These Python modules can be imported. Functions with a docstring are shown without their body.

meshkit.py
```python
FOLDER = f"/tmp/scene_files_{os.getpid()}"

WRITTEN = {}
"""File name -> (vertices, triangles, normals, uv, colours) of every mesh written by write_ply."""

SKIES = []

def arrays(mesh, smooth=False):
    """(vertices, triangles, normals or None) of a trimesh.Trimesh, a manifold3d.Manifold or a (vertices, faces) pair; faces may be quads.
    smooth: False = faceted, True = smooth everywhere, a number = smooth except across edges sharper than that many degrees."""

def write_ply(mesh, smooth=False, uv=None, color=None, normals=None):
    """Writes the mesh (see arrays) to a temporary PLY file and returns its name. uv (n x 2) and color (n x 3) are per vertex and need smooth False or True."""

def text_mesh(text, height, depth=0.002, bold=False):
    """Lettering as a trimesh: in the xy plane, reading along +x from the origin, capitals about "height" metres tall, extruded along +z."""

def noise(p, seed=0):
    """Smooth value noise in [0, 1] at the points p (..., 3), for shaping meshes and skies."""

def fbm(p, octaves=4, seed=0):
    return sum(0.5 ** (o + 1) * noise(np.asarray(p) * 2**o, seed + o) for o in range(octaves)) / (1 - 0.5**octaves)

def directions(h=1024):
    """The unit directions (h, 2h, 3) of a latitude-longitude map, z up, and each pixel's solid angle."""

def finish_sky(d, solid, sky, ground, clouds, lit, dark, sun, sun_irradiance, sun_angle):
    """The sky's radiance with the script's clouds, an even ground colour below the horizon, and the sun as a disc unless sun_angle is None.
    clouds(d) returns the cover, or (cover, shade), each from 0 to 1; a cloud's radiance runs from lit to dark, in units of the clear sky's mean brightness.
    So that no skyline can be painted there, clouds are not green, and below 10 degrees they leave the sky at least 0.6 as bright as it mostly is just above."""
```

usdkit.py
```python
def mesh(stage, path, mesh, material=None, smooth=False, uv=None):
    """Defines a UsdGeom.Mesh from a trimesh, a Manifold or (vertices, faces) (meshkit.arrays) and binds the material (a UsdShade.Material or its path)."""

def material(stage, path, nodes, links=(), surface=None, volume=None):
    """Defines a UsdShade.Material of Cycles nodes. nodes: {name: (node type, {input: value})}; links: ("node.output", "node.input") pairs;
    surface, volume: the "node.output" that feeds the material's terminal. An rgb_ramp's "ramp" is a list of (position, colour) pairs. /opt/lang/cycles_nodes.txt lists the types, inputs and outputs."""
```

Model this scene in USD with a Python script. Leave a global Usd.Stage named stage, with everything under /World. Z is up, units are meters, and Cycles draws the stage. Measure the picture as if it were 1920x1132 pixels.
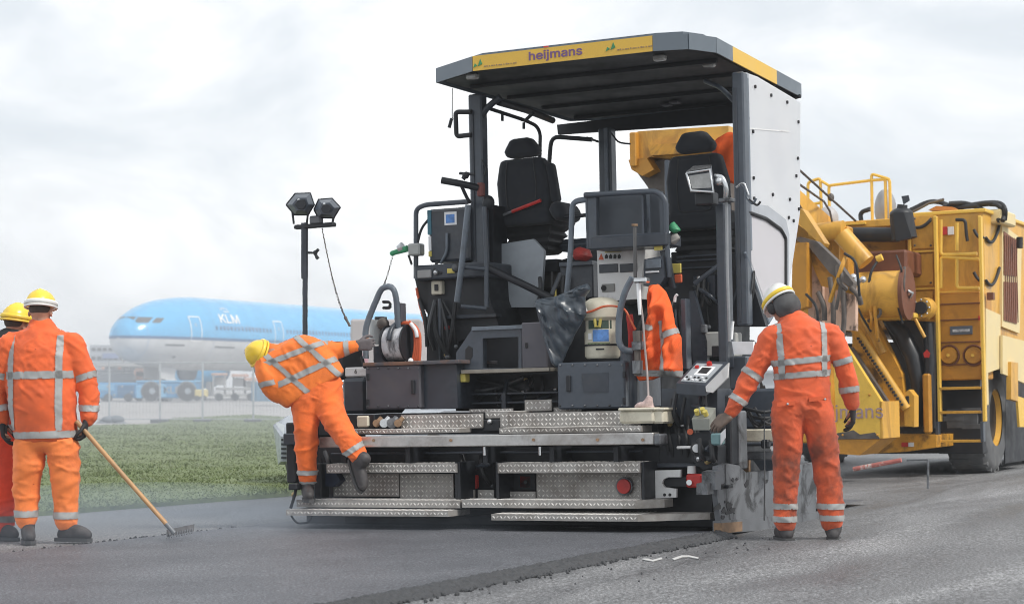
import math, numpy as np, trimesh, usdkit, meshkit, manifold3d
from manifold3d import Manifold
from shapely.geometry import Polygon
from pxr import Usd, UsdGeom, UsdLux, UsdShade, Gf, Sdf, Vt

# ------------------------------------------------------------------ camera, sky, sun, exposure
FPX, CX, CY, CAMZ = 3600.0, 960.0, 727.0, 1.12      # focal length and horizon in pixels of the 1920 px photograph
stage = Usd.Stage.CreateInMemory()
UsdGeom.SetStageUpAxis(stage, 'Z'); UsdGeom.SetStageMetersPerUnit(stage, 1.0)
UsdGeom.Xform.Define(stage, '/World'); UsdGeom.Scope.Define(stage, '/World/Looks')
cam = UsdGeom.Camera.Define(stage, '/World/camera')
cam.AddTranslateOp().Set(Gf.Vec3d(0, 0, CAMZ)); cam.AddRotateXOp().Set(90.0)
cam.CreateHorizontalApertureAttr(36.0); cam.CreateVerticalApertureAttr(36.0 * 603 / 1024)
cam.CreateFocalLengthAttr(FPX / 1920 * 36.0)
cam.CreateVerticalApertureOffsetAttr((CY - 566.0) / 1920 * 36.0)
cam.CreateFStopAttr(4.0); cam.CreateFocusDistanceAttr(14.5)
cam.CreateExposureAttr(0.93)

SUN = np.array([0.62, -0.42, 0.80]); SUN /= np.linalg.norm(SUN)
SEL, SROT = math.asin(SUN[2]), math.atan2(SUN[0], SUN[1])
sun = UsdLux.DistantLight.Define(stage, '/World/sun')
sun.CreateIntensityAttr(0.40); sun.CreateAngleAttr(10.0); sun.CreateNormalizeAttr(True); sun.CreateColorAttr(Gf.Vec3f(1, .96, .9))
_z = SUN; _x = np.cross([0, 0, 1], _z); _x /= np.linalg.norm(_x); _y = np.cross(_z, _x)
sun.AddTransformOp().Set(Gf.Matrix4d(*[float(c) for row in (list(_x) + [0], list(_y) + [0], list(_z) + [0], [0, 0, 0, 1]) for c in row]))

sky = UsdLux.DomeLight.Define(stage, '/World/sky'); sky.CreateIntensityAttr(1.0)
skym = usdkit.material(stage, '/World/Looks/overcast_sky', {
    's': ('sky_texture', {'sky_type': 'single_scattering', 'sun_disc': False, 'sun_elevation': SEL, 'sun_rotation': SROT, 'aerosol_density': 2.0}),
    'tc': ('texture_coordinate', {}),
    'mp': ('mapping', {'mapping_type': 'point', 'scale': (1.0, 1.0, 2.1), 'location': (3.17, 1.3, 0.42)}),
    'n1': ('noise_texture', {'scale': 6.4, 'detail': 8.0, 'roughness': 0.55, 'distortion': 0.5}),
    'n2': ('noise_texture', {'scale': 2.1, 'detail': 3.0, 'roughness': 0.5}),
    'add': ('mix', {'mix_type': 'mix', 'fac': 0.42}),
    'r': ('rgb_ramp', {'ramp': [(0.0, (4.3, 4.7, 5.1)), (0.40, (4.8, 5.15, 5.5)), (0.47, (5.35, 5.65, 5.95)), (0.54, (6.4, 6.55, 6.7)), (0.61, (8.2, 8.25, 8.3)), (1.0, (9.8, 9.8, 9.7))]}),
    'm': ('mix', {'mix_type': 'mix', 'fac': 0.94}),
    'b': ('background_shader', {'strength': 0.086})},
    [('tc.generated', 'mp.vector'), ('mp.vector', 'n1.vector'), ('mp.vector', 'n2.vector'), ('n1.fac', 'add.color1'), ('n2.fac', 'add.color2'),
     ('add.color', 'r.fac'), ('s.color', 'm.color1'), ('r.color', 'm.color2'), ('m.color', 'b.color')], surface='b.background')
UsdShade.MaterialBindingAPI.Apply(sky.GetPrim()).Bind(skym)
sky.GetPrim().SetCustomDataByKey('kind', 'structure'); sky.GetPrim().SetCustomDataByKey('label', 'bright overcast sky with pale grey clouds'); sky.GetPrim().SetCustomDataByKey('category', 'sky')

# ------------------------------------------------------------------ frames: world W, paver P (u right along the screed, v in the paving direction, z up; the lane has a slight crossfall)
TH = math.radians(27.0); OP = np.array([-1.715, 14.7, 0.0]); FALL = 0.023
_eu = np.array([math.cos(TH), -math.sin(TH), FALL]); _eu /= np.linalg.norm(_eu)
_ev = np.array([math.sin(TH), math.cos(TH), 0.0]); RP = np.array([_eu, _ev, np.cross(_eu, _ev)])
FP = (OP, RP); FW = (np.zeros(3), np.eye(3))
def frame(origin, ang):                     # a level frame turned by ang about z
    c, s = math.cos(ang), math.sin(ang)
    return (np.asarray(origin, float), np.array([[c, s, 0], [-s, c, 0], [0, 0, 1.0]]))
def R(fr, px, py, u=None, v=None, z=None):
    """where the sight line through a pixel of the photograph meets a plane of a frame"""
    d = fr[1] @ np.array([(px - CX) / FPX, 1, (CY - py) / FPX]); o = fr[1] @ (np.array([0, 0, CAMZ]) - fr[0])
    k, val = (0, u) if u is not None else (1, v) if v is not None else (2, z)
    return o + d * (val - o[k]) / d[k]
def P(px, py, v=None, u=None, z=None): return R(FP, px, py, u, v, z)
def wp(fr, p): return fr[0] + fr[1].T @ np.asarray(p, float)
def gz(x, y):                               # height of the ground
    u = (np.array([x, y]) - OP[:2]) @ np.array([math.cos(TH), -math.sin(TH)])
    return FALL * min(max(u, 0), 6)

# ------------------------------------------------------------------ shapes
cat = trimesh.util.concatenate
def box(a, b, c=0.0):
    a, b = np.minimum(a, b).astype(float), np.maximum(a, b).astype(float)
    if c <= 0:
        m = trimesh.creation.box(b - a); m.apply_translation((a + b) / 2); return m
    c = min(c, 0.45 * (b - a).min()); pts = []
    for i in range(8):
        s = np.array([i & 1, i >> 1 & 1, i >> 2 & 1]); p = np.where(s, b, a); q = np.where(s, -c, c)
        for k in range(3):
            e = q.copy(); e[k] = 0; pts.append(p + e)
    return trimesh.convex.convex_hull(np.array(pts))
def cyl(p0, p1, r0, r1=None, n=16):
    p0, p1 = np.asarray(p0, float), np.asarray(p1, float); r1 = r0 if r1 is None else r1
    t = (p1 - p0) / np.linalg.norm(p1 - p0); a = np.cross(t, [0, 0, 1.0] if abs(t[2]) < .9 else [1.0, 0, 0]); a /= np.linalg.norm(a); b = np.cross(t, a)
    an = np.arange(n) * 2 * np.pi / n; ring = np.cos(an)[:, None] * a + np.sin(an)[:, None] * b
    v = np.vstack([p0 + r0 * ring, p1 + r1 * ring, [p0], [p1]]); i = np.arange(n); j = (i + 1) % n
    f = np.vstack([np.c_[i, j, j + n], np.c_[i, j + n, i + n], np.c_[j, i, 0 * i + 2 * n], np.c_[i + n, j + n, 0 * i + 2 * n + 1]])
    m = trimesh.Trimesh(v, f, process=False); m.fix_normals(); return m
def fillet(pts, rad, k=5):
    pts = [np.asarray(p, float) for p in pts]; out = [pts[0]]
    for a, b, c in zip(pts[:-2], pts[1:-1], pts[2:]):
        d1, d2 = a - b, c - b; l1, l2 = np.linalg.norm(d1), np.linalg.norm(d2); q = min(rad, .48 * l1, .48 * l2)
        s, e = b + d1 / l1 * q, b + d2 / l2 * q
        for t in np.linspace(0, 1, k): out.append((1 - t) ** 2 * s + 2 * t * (1 - t) * b + t * t * e)
    return out + [pts[-1]]
def tube(pts, r, n=8, fil=0.0):
    p = np.array(fillet(pts, fil) if fil else pts, float)
    t = np.gradient(p, axis=0); t /= np.linalg.norm(t, axis=1, keepdims=True) + 1e-12
    a = np.cross(t[0], [0, 0, 1.0] if abs(t[0][2]) < .9 else [1.0, 0, 0]); fr = []
    for q in t:
        a = a - q * (a @ q); a /= np.linalg.norm(a) + 1e-12; fr.append(a)
    fr = np.array(fr); b = np.cross(t, fr); an = np.arange(n) * 2 * np.pi / n; rr = np.broadcast_to(r, (len(p),))
    v = (p[:, None] + rr[:, None, None] * (np.cos(an)[None, :, None] * fr[:, None] + np.sin(an)[None, :, None] * b[:, None])).reshape(-1, 3)
    i, j = np.meshgrid(np.arange(len(p) - 1), np.arange(n), indexing='ij'); j2 = (j + 1) % n
    q = np.stack([i * n + j, i * n + j2, (i + 1) * n + j2, (i + 1) * n + j], -1).reshape(-1, 4)
    f = np.vstack([q[:, [0, 1, 2]], q[:, [0, 2, 3]]]); c0, c1 = len(v), len(v) + 1; k = np.arange(n); m_ = (len(p) - 1) * n
    v = np.vstack([v, [p[0]], [p[-1]]]); f = np.vstack([f, np.c_[(k + 1) % n, k, 0 * k + c0], np.c_[m_ + k, m_ + (k + 1) % n, 0 * k + c1]])
    m = trimesh.Trimesh(v, f, process=False); m.fix_normals(); return m
AX = {'v': ([0], [2], [1]), 'u': ([1], [2], [0]), 'z': ([0], [1], [2])}
def prism(poly, axis, a, b):
    """a polygon in the plane across an axis, extruded from a to b along it"""
    pg = Polygon(poly).buffer(0)
    m = trimesh.creation.extrude_polygon(pg, abs(b - a), engine='earcut'); v = m.vertices.copy(); i, j, k = [q[0] for q in AX[axis]]
    w = np.zeros_like(v); w[:, i], w[:, j], w[:, k] = v[:, 0], v[:, 1], v[:, 2] + min(a, b)
    m = trimesh.Trimesh(w, m.faces, process=False); m.fix_normals(); return m
def holed(poly, holes, axis, a, b):
    pg = Polygon(poly, holes); m = trimesh.creation.extrude_polygon(pg, abs(b - a), engine='earcut'); v = m.vertices.copy(); i, j, k = [q[0] for q in AX[axis]]
    w = np.zeros_like(v); w[:, i], w[:, j], w[:, k] = v[:, 0], v[:, 1], v[:, 2] + min(a, b)
    m = trimesh.Trimesh(w, m.faces, process=False); m.fix_normals(); return m
def lathe(prof, n=24): return trimesh.creation.revolve(np.array(prof, float), sections=n)
def put(m, at=(0, 0, 0), x=(1, 0, 0), y=(0, 1, 0)):
    """a mesh made in the xy plane set at a point with its x and y along two directions"""
    x, y = np.asarray(x, float), np.asarray(y, float); x /= np.linalg.norm(x); y /= np.linalg.norm(y); z = np.cross(x, y)
    M = np.eye(4); M[:3, 0], M[:3, 1], M[:3, 2], M[:3, 3] = x, y, z, at; m = m.copy(); m.apply_transform(M); return m
def ell(c, r, n=2):
    m = trimesh.creation.icosphere(n); m.apply_scale(np.broadcast_to(r, 3)); m.apply_translation(c); return m
def hullp(pts): return trimesh.convex.convex_hull(np.array(pts, float))

# ------------------------------------------------------------------ things and parts
FRAME = {}; COUNT = {}
def numbered(path):
    k = COUNT.get(path, 0); COUNT[path] = k + 1
    return path if k == 0 else f'{path}_{k:03d}'
def tag(p, label=None, catg=None, group=None, kind=None):
    for k, v in (('label', label), ('category', catg), ('group', group), ('kind', kind)):
        if v: p.SetCustomDataByKey(k, v)
def mat4(fr, base):
    o = wp(fr, base); M = [list(map(float, r)) + [0.0] for r in fr[1]] + [list(map(float, o)) + [1.0]]
    return Gf.Matrix4d(*[c for r in M for c in r])
def thing(name, label, catg, group=None, fr=FW, base=(0, 0, 0), kind=None):
    path = numbered('/World/' + name); x = UsdGeom.Xform.Define(stage, path); x.AddTransformOp().Set(mat4(fr, base))
    FRAME[path] = np.asarray(base, float); tag(x.GetPrim(), label, catg, group, kind); return path
def part(par, name, m, mt, smooth=False, label=None, kind=None):
    """a Mesh prim under a thing, or a sub-part under a part"""
    if isinstance(m, list): m = cat(m)
    if hasattr(m, 'to_mesh'):
        q = m.to_mesh(); m = trimesh.Trimesh(q.vert_properties[:, :3], q.tri_verts, process=False)
    b = FRAME[par]; path = numbered(par + '/' + name); FRAME[path] = b
    m = m.copy(); m.apply_translation(-b)
    usdkit.mesh(stage, path, m, mt, smooth=smooth)
    if label or kind: tag(stage.GetPrimAtPath(path), label, None, None, kind)
    return path
def single(name, m, mt, label, catg=None, group=None, kind=None, fr=FW, smooth=False):
    """a thing that is one mesh"""
    if isinstance(m, list): m = cat(m)
    path = numbered('/World/' + name); base = np.array([m.vertices[:, 0].mean(), m.vertices[:, 1].mean(), m.vertices[:, 2].min()])
    m = m.copy(); m.apply_translation(-base); x = usdkit.mesh(stage, path, m, mt, smooth=smooth)
    UsdGeom.Xformable(x).AddTransformOp().Set(mat4(fr, base)); tag(x.GetPrim(), label, catg, group, kind); return path
def copy_of(src, label, fr, base, group=None):
    """another of the same thing with its parts, by internal reference"""
    name = src.split('/')[-1]; p = numbered('/World/' + name); x = UsdGeom.Xform.Define(stage, p)
    pr = x.GetPrim(); pr.GetReferences().AddInternalReference(src); pr.SetInstanceable(True)
    UsdGeom.Xformable(x).MakeMatrixXform().Set(mat4(fr, base)); tag(pr, label, None, group); return p

# ------------------------------------------------------------------ materials
def lin(h):
    c = np.array([int(h[i:i + 2], 16) for i in (0, 2, 4)]) / 255.0
    return tuple(np.where(c <= .04045, c / 12.92, ((c + .055) / 1.055) ** 2.4))
MATS = {}
def M(name, col, rough=.5, metal=0.0, var=.14, scale=5.0, dirt=None, dscale=3.0, dfrom=.52, dto=.72, damt=.7, bump=0.0, bscale=90.0, zd=None, coat=0.0, sheen=0.0, rvar=.12, stretch=(1, 1, 1), spec=.5, stick=False):
    if isinstance(col, str): col = lin(col)
    col = np.array(col); hi, lo = np.clip(col * (1 + var), 0, .95), col * (1 - var)
    n = {'g': ('texture_coordinate', {}) if stick else ('geometry', {}), 'mp': ('mapping', {'mapping_type': 'point', 'scale': stretch}),
         'n': ('noise_texture', {'scale': scale, 'detail': 5.0, 'roughness': .6}), 'r': ('rgb_ramp', {'ramp': [(.3, tuple(lo)), (.7, tuple(hi))]}),
         'rr': ('map_range', {'value': .5, 'from_min': .3, 'from_max': .7, 'to_min': rough - rvar, 'to_max': rough + rvar, 'clamp': True}),
         'p': ('principled_bsdf', {'metallic': metal, 'coat_weight': coat, 'coat_roughness': .15, 'sheen_weight': sheen, 'specular_ior_level': spec})}
    l = [('g.object' if stick else 'g.position', 'mp.vector'), ('mp.vector', 'n.vector'), ('n.fac', 'r.fac'), ('n.fac', 'rr.value'), ('rr.result', 'p.roughness')]
    last = 'r.color'
    if dirt is not None:
        d = lin(dirt) if isinstance(dirt, str) else dirt
        n['dn'] = ('noise_texture', {'scale': dscale, 'detail': 8.0, 'roughness': .68, 'distortion': .6})
        n['dm'] = ('map_range', {'value': .5, 'from_min': dfrom, 'from_max': dto, 'to_min': 0.0, 'to_max': damt, 'clamp': True})
        n['dx'] = ('mix', {'mix_type': 'mix', 'fac': 0.0, 'color2': d})
        l += [('mp.vector', 'dn.vector'), ('dn.fac', 'dm.value'), ('dm.result', 'dx.fac'), (last, 'dx.color1')]; last = 'dx.color'
    if zd is not None:                          # grime rubbed into the lower part of a garment: below zd[0] full, above zd[1] none
        n['zs'] = ('separate_xyz', {}); n['zm'] = ('map_range', {'value': .5, 'from_min': zd[1], 'from_max': zd[0], 'to_min': 0.0, 'to_max': 1.0, 'clamp': True})
        n['zn'] = ('noise_texture', {'scale': 5.5, 'detail': 6.0, 'roughness': .62}); n['zr'] = ('map_range', {'value': .5, 'from_min': .36, 'from_max': .62, 'to_min': .08, 'to_max': zd[2], 'clamp': True})
        n['zz'] = ('math', {'math_type': 'multiply'}); n['zx'] = ('mix', {'mix_type': 'mix', 'fac': 0.0, 'color2': zd[3]})
        l += [('g.position', 'zs.vector'), ('zs.z', 'zm.value'), ('g.position', 'zn.vector'), ('zn.fac', 'zr.value'), ('zm.result', 'zz.value1'), ('zr.result', 'zz.value2'), ('zz.value', 'zx.fac'), (last, 'zx.color1')]; last = 'zx.color'
    l.append((last, 'p.base_color'))
    if bump:
        n['bn'] = ('noise_texture', {'scale': bscale, 'detail': 4.0, 'roughness': .6}); n['b'] = ('bump', {'strength': bump, 'distance': .01})
        l += [('mp.vector', 'bn.vector'), ('bn.fac', 'b.height'), ('b.normal', 'p.normal')]
    m = usdkit.material(stage, '/World/Looks/' + name, n, l, surface='p.BSDF'); MATS[name] = m; return m

# ------------------------------------------------------------------ the setting
asphalt_old = usdkit.material(stage, '/World/Looks/worn_asphalt', {
    'g': ('geometry', {}), 'mp': ('mapping', {'mapping_type': 'point', 'rotation': (0, 0, TH), 'scale': (1, 1, 1)}),
    'ms': ('mapping', {'mapping_type': 'point', 'scale': (1.0, .16, 1.0)}),
    'n': ('noise_texture', {'scale': 1.1, 'detail': 6.0, 'roughness': .62, 'distortion': .8}),
    'r': ('rgb_ramp', {'ramp': [(.28, (.075, .077, .082)), (.45, (.135, .137, .142)), (.58, (.19, .192, .197)), (.72, (.28, .282, .286))]}),
    'f': ('noise_texture', {'scale': 62.0, 'detail': 3.0, 'roughness': .8}), 'fr': ('rgb_ramp', {'ramp': [(.32, (.16, .16, .16)), (.46, (.6, .6, .6)), (.54, (1.1, 1.1, 1.1)), (.66, (2.5, 2.5, 2.5))]}),
    'x': ('mix', {'mix_type': 'multiply', 'fac': 1.0}), 'b': ('bump', {'strength': .85, 'distance': .012}),
    'rr': ('map_range', {'value': .5, 'from_min': .35, 'from_max': .65, 'to_min': .42, 'to_max': .75, 'clamp': True}),
    'p': ('principled_bsdf', {'roughness': .6})},
    [('g.position', 'mp.vector'), ('mp.vector', 'ms.vector'), ('ms.vector', 'n.vector'), ('n.fac', 'r.fac'), ('g.position', 'f.vector'), ('f.fac', 'fr.fac'), ('r.color', 'x.color1'), ('fr.color', 'x.color2'),
     ('x.color', 'p.base_color'), ('f.fac', 'b.height'), ('b.normal', 'p.normal'), ('n.fac', 'rr.value'), ('rr.result', 'p.roughness')], surface='p.BSDF')
asphalt_new = usdkit.material(stage, '/World/Looks/fresh_asphalt', {
    'g': ('geometry', {}), 'n': ('noise_texture', {'scale': .9, 'detail': 5.0, 'roughness': .6}), 'r': ('rgb_ramp', {'ramp': [(.35, (.062, .066, .077)), (.65, (.098, .103, .116))]}),
    'f': ('noise_texture', {'scale': 80.0, 'detail': 3.0, 'roughness': .8}), 'fr': ('rgb_ramp', {'ramp': [(.36, (.22, .22, .24)), (.47, (.76, .76, .77)), (.53, (1.14, 1.14, 1.12)), (.64, (2.6, 2.56, 2.48))]}),
    'x': ('mix', {'mix_type': 'multiply', 'fac': 1.0}), 'b': ('bump', {'strength': .55, 'distance': .008}), 'p': ('principled_bsdf', {'roughness': .58})},
    [('g.position', 'n.vector'), ('n.fac', 'r.fac'), ('g.position', 'f.vector'), ('f.fac', 'fr.fac'), ('r.color', 'x.color1'), ('fr.color', 'x.color2'), ('x.color', 'p.base_color'), ('f.fac', 'b.height'), ('b.normal', 'p.normal')], surface='p.BSDF')
crumb = M('asphalt_crumbs', (.040, .042, .046), .62, var=.4, scale=40, bump=.8, bscale=70)
grass_soil = M('grass_ground', (.138, .172, .078), .9, var=.18, scale=.8, bump=.3, bscale=25, dirt=(.13, .14, .06), dscale=.7, damt=.5)
blade = M('grass_blades', (.142, .182, .076), .8, var=.14, scale=.9, dirt=(.19, .18, .09), dscale=2, dfrom=.5, dto=.75, damt=.5)
concrete = M('apron_concrete', (.33, .32, .31), .85, var=.16, scale=.15, bump=.2, bscale=8)

def uv(pts): return np.array([[p[0], p[1]] for p in pts])
GU = [-1200.0, -30.0, 0.0, 2.0, 4.0, 6.0, 30.0, 1200.0]; GV = [-200.0, -20.0, 0, 20.0, 60.0, 300.0, 1200.0]
gv, gf = [], []
for j, v in enumerate(GV):
    for i, u in enumerate(GU):
        w = wp(FP, (u, v, 0)); gv.append([w[0], w[1], FALL * min(max(u, 0), 6)])
for j in range(len(GV) - 1):
    for i in range(len(GU) - 1):
        a = j * len(GU) + i; gf.append([a, a + 1, a + len(GU) + 1, a + len(GU)])
gm = trimesh.Trimesh(np.array(gv), np.vstack([np.array(gf)[:, [0, 1, 2]], np.array(gf)[:, [0, 2, 3]]]), process=False)
single('ground', gm, asphalt_old, 'worn grey asphalt pavement with pale streaks', 'pavement', kind='structure')

rng = np.random.default_rng(7)
# the fresh mat: a 4.5 cm slab between its two edges, the right one rough and sloping
MAT = .045
us_, vs_ = np.linspace(-.55, 3.39, 12), np.linspace(-14, .26, 24)
def sheet(xs, ys, zf):
    X, Y = np.meshgrid(xs, ys); v = np.c_[X.ravel(), Y.ravel(), zf(X, Y).ravel()]; n, m = len(xs), len(ys)
    i, j = np.meshgrid(np.arange(n - 1), np.arange(m - 1)); a = (j * n + i).ravel()
    return trimesh.Trimesh(v, np.vstack([np.c_[a, a + 1, a + n + 1], np.c_[a, a + n + 1, a + n]]), process=False)
mt_ = sheet(us_, vs_, lambda X, Y: MAT + 0 * X)
skirt = sheet(np.array([-.551, -.55]), vs_, lambda X, Y: np.where(X < -.5505, .0, MAT))
mp_ = thing('fresh_asphalt', 'dark smooth freshly laid asphalt lane behind the paver', 'asphalt lane', fr=FP, kind='structure')
part(mp_, 'surface', [mt_, sheet(np.linspace(-.55, 3.22, 10), np.linspace(.26, 4.5, 8), lambda X, Y: MAT + 0 * X)], asphalt_new)
ve = np.arange(-14, .34, .018); ue = np.linspace(0, 1, 9)
E_, V_ = np.meshgrid(ue, ve); q = np.stack([E_ * 3, V_ * 6, 0 * E_], -1); nz = meshkit.fbm(q * [4, 4, 1], 4, 3) - .5; nw = meshkit.fbm(np.stack([V_ * 2.2, E_ * 0, E_ * 0], -1), 3, 9) - .5
Ue = 3.386 + E_ * .135 + nw * (.02 + .06 * E_); Ze = MAT * (1 - E_ ** 1.8 * 1.1) + .003 + nz * .035 * np.sin(np.pi * np.clip(E_, 0, 1)) ** .5 + (meshkit.noise(q * [30, 30, 1], 5) - .5) * .014
n_ = len(ue); i, j = np.meshgrid(np.arange(n_ - 1), np.arange(len(ve) - 1)); a = (j * n_ + i).ravel()
part(mp_, 'rough_edge', trimesh.Trimesh(np.c_[Ue.ravel(), V_.ravel(), Ze.ravel()], np.vstack([np.c_[a, a + 1, a + n_ + 1], np.c_[a, a + n_ + 1, a + n_]]), process=False), crumb)
# previous lane on the left, nearly flush, and crumbs along the two edges
part(mp_, 'side_lane', sheet(np.linspace(-14, -.552, 6), np.linspace(-14, 7, 6), lambda X, Y: MAT - .012 + 0 * X), asphalt_old)
def crumbs(n, uf, zb, s0, s1):
    ms = []
    for k in range(n):
        m = trimesh.creation.icosphere(0); m.apply_scale(rng.uniform(s0, s1)); m.vertices *= rng.uniform(.6, 1.2, m.vertices.shape)
        m.apply_translation([uf(), rng.uniform(-6, .2), zb]); ms.append(m)
    return cat(ms)
single('asphalt_crumbs', cat([crumbs(260, lambda: 3.51 + abs(rng.normal(0, .035)), .006, .004, .016), crumbs(40, lambda: 3.6 + abs(rng.normal(0, .3)), .004, .004, .009)]), crumb,
       'loose black asphalt crumbs along the rough right edge of the fresh lane', 'asphalt crumbs', kind='stuff', fr=FP)
single('asphalt_crumbs', crumbs(170, lambda: -.56 + rng.normal(0, .02), MAT, .004, .013), crumb, 'thin dashed line of black crumbs along the left edge of the fresh lane', 'asphalt crumbs', kind='stuff', fr=FP)

# grass verge and apron, left
def gpoly(pxs): return [R(FW, x, y, z=.0)[:2] for x, y in pxs]
gp = gpoly([(-400, 1003), (150, 961), (400, 941), (530, 931), (760, 905), (900, 858), (900, 812), (470, 779), (330, 786), (300, 797), (-400, 812)])
gpol = Polygon(gp)
single('grass_verge', prism(gp, 'z', -.05, MAT + .004), grass_soil, 'strip of rough green grass between the new lane and the apron', 'grass', kind='structure')
ap = [(-420, 30), (-12, 30), (8, 58), (60, 70), (420, 90), (420, 900), (-420, 900)]
single('apron', prism(ap, 'z', -.05, .012), concrete, 'pale concrete apron in the distance', 'apron', kind='structure')
N = 90000; minx, miny, maxx, maxy = gpol.bounds
yy = miny + (maxy - miny) * rng.random(N * 2) ** 3.2; xx = (rng.random(N * 2) * (800 + 60) - 60 - 960) / 3600 * yy
import shapely
gpo2 = gpol.buffer(.10); yy[:9000] = 15 + 5.5 * rng.random(9000); xx[:9000] = (rng.random(9000) * 640 - 60 - 960) / 3600 * yy[:9000]
ok = shapely.contains_xy(gpo2, xx, yy) & ((meshkit.fbm(np.c_[xx * 1.3, yy * .8, 0 * xx], 3, 4) > .36) | (rng.random(len(xx)) > .55)); xx, yy = xx[ok][:N], yy[ok][:N]; n = len(xx)
hh = rng.uniform(.010, .032, n) * (.75 + .5 * np.clip((meshkit.fbm(np.c_[xx * 1.6, yy * 1.1, 0 * xx], 3, 14) - .5) * 5, 0, 1)) * (1 + .8 * (meshkit.noise(np.c_[xx * .8, yy * .8, xx * 0], 3) - .4)); an = rng.uniform(0, 6.28, n); wd = .006 + .0005 * (yy - 15).clip(0, 30); le = rng.normal(0, .03, (n, 2))
b0 = np.c_[xx - wd * np.cos(an), yy - wd * np.sin(an), 0 * xx + MAT]; b1 = np.c_[xx + wd * np.cos(an), yy + wd * np.sin(an), 0 * xx + MAT]; b2 = np.c_[xx + le[:, 0], yy + le[:, 1], MAT + hh]
single('grass', trimesh.Trimesh(np.stack([b0, b1, b2], 1).reshape(-1, 3), np.arange(3 * n).reshape(-1, 3), process=False), blade, 'short green grass blades on the verge', 'grass', kind='stuff')

# the air: fumes and haze that fade the far aircraft
hz = usdkit.material(stage, '/World/Looks/haze_air', {'v': ('principled_volume', {'color': (.93, .95, .97), 'density': .0009, 'anisotropy': .2})}, volume='v.volume')
single('haze', box((-1900, -1900, -1.0), (1900, 1900, 24.0)), hz, 'pale haze over the airfield', 'haze', kind='stuff')

# ------------------------------------------------------------------ the paver
grey = M('dark_grey_paint', (.034, .041, .053), .36, var=.18, scale=4, dirt=(.085, .08, .075), dscale=2.4, damt=.45)
grey2 = M('mid_grey_paint', (.060, .072, .090), .33, var=.12, scale=3, dirt=(.05, .048, .046), dscale=3, damt=.5)
purp = M('weathered_grey_paint', (.078, .076, .09), .5, var=.15, scale=3, dirt=(.11, .10, .095), dscale=4, damt=.5)
canopyg = M('canopy_grey', (.115, .14, .165), .45, var=.06, scale=3)
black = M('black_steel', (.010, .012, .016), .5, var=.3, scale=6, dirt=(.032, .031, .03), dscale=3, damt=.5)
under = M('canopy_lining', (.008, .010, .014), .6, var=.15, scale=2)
rubber = M('black_rubber', (.018, .019, .021), .62, var=.25, scale=10)
seatm = M('seat_fabric', (.016, .019, .025), .85, var=.2, scale=12, bump=.25, bscale=200, sheen=.15)
tubeg = M('rail_paint', (.125, .15, .18), .38, var=.15, scale=6, dirt=(.05, .05, .05), dscale=5, damt=.6)
alu = M('aluminium_bar', (.50, .49, .475), .34, .75, var=.14, scale=3, dirt=(.16, .125, .10), dscale=2.2, dfrom=.50, dto=.74, damt=.8)
tread = M('tread_plate', (.36, .345, .325), .5, .35, var=.2, scale=5, dirt=(.10, .078, .06), dscale=2.6, dfrom=.46, dto=.72, damt=.85)
stud = M('tread_studs', (.72, .70, .665), .42, .3, var=.2, scale=9, dirt=(.2, .16, .13), dscale=2.6, dfrom=.5, dto=.75, damt=.7)
cream = M('cream_paint', (.62, .585, .47), .45, var=.08, scale=4, dirt=(.16, .13, .10), dscale=3, dfrom=.5, dto=.75, damt=.7)
whitep = M('white_paint', (.70, .70, .69), .45, var=.06, scale=3, dirt=(.22, .20, .18), dscale=3, dfrom=.53, dto=.75, damt=.6)
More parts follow.
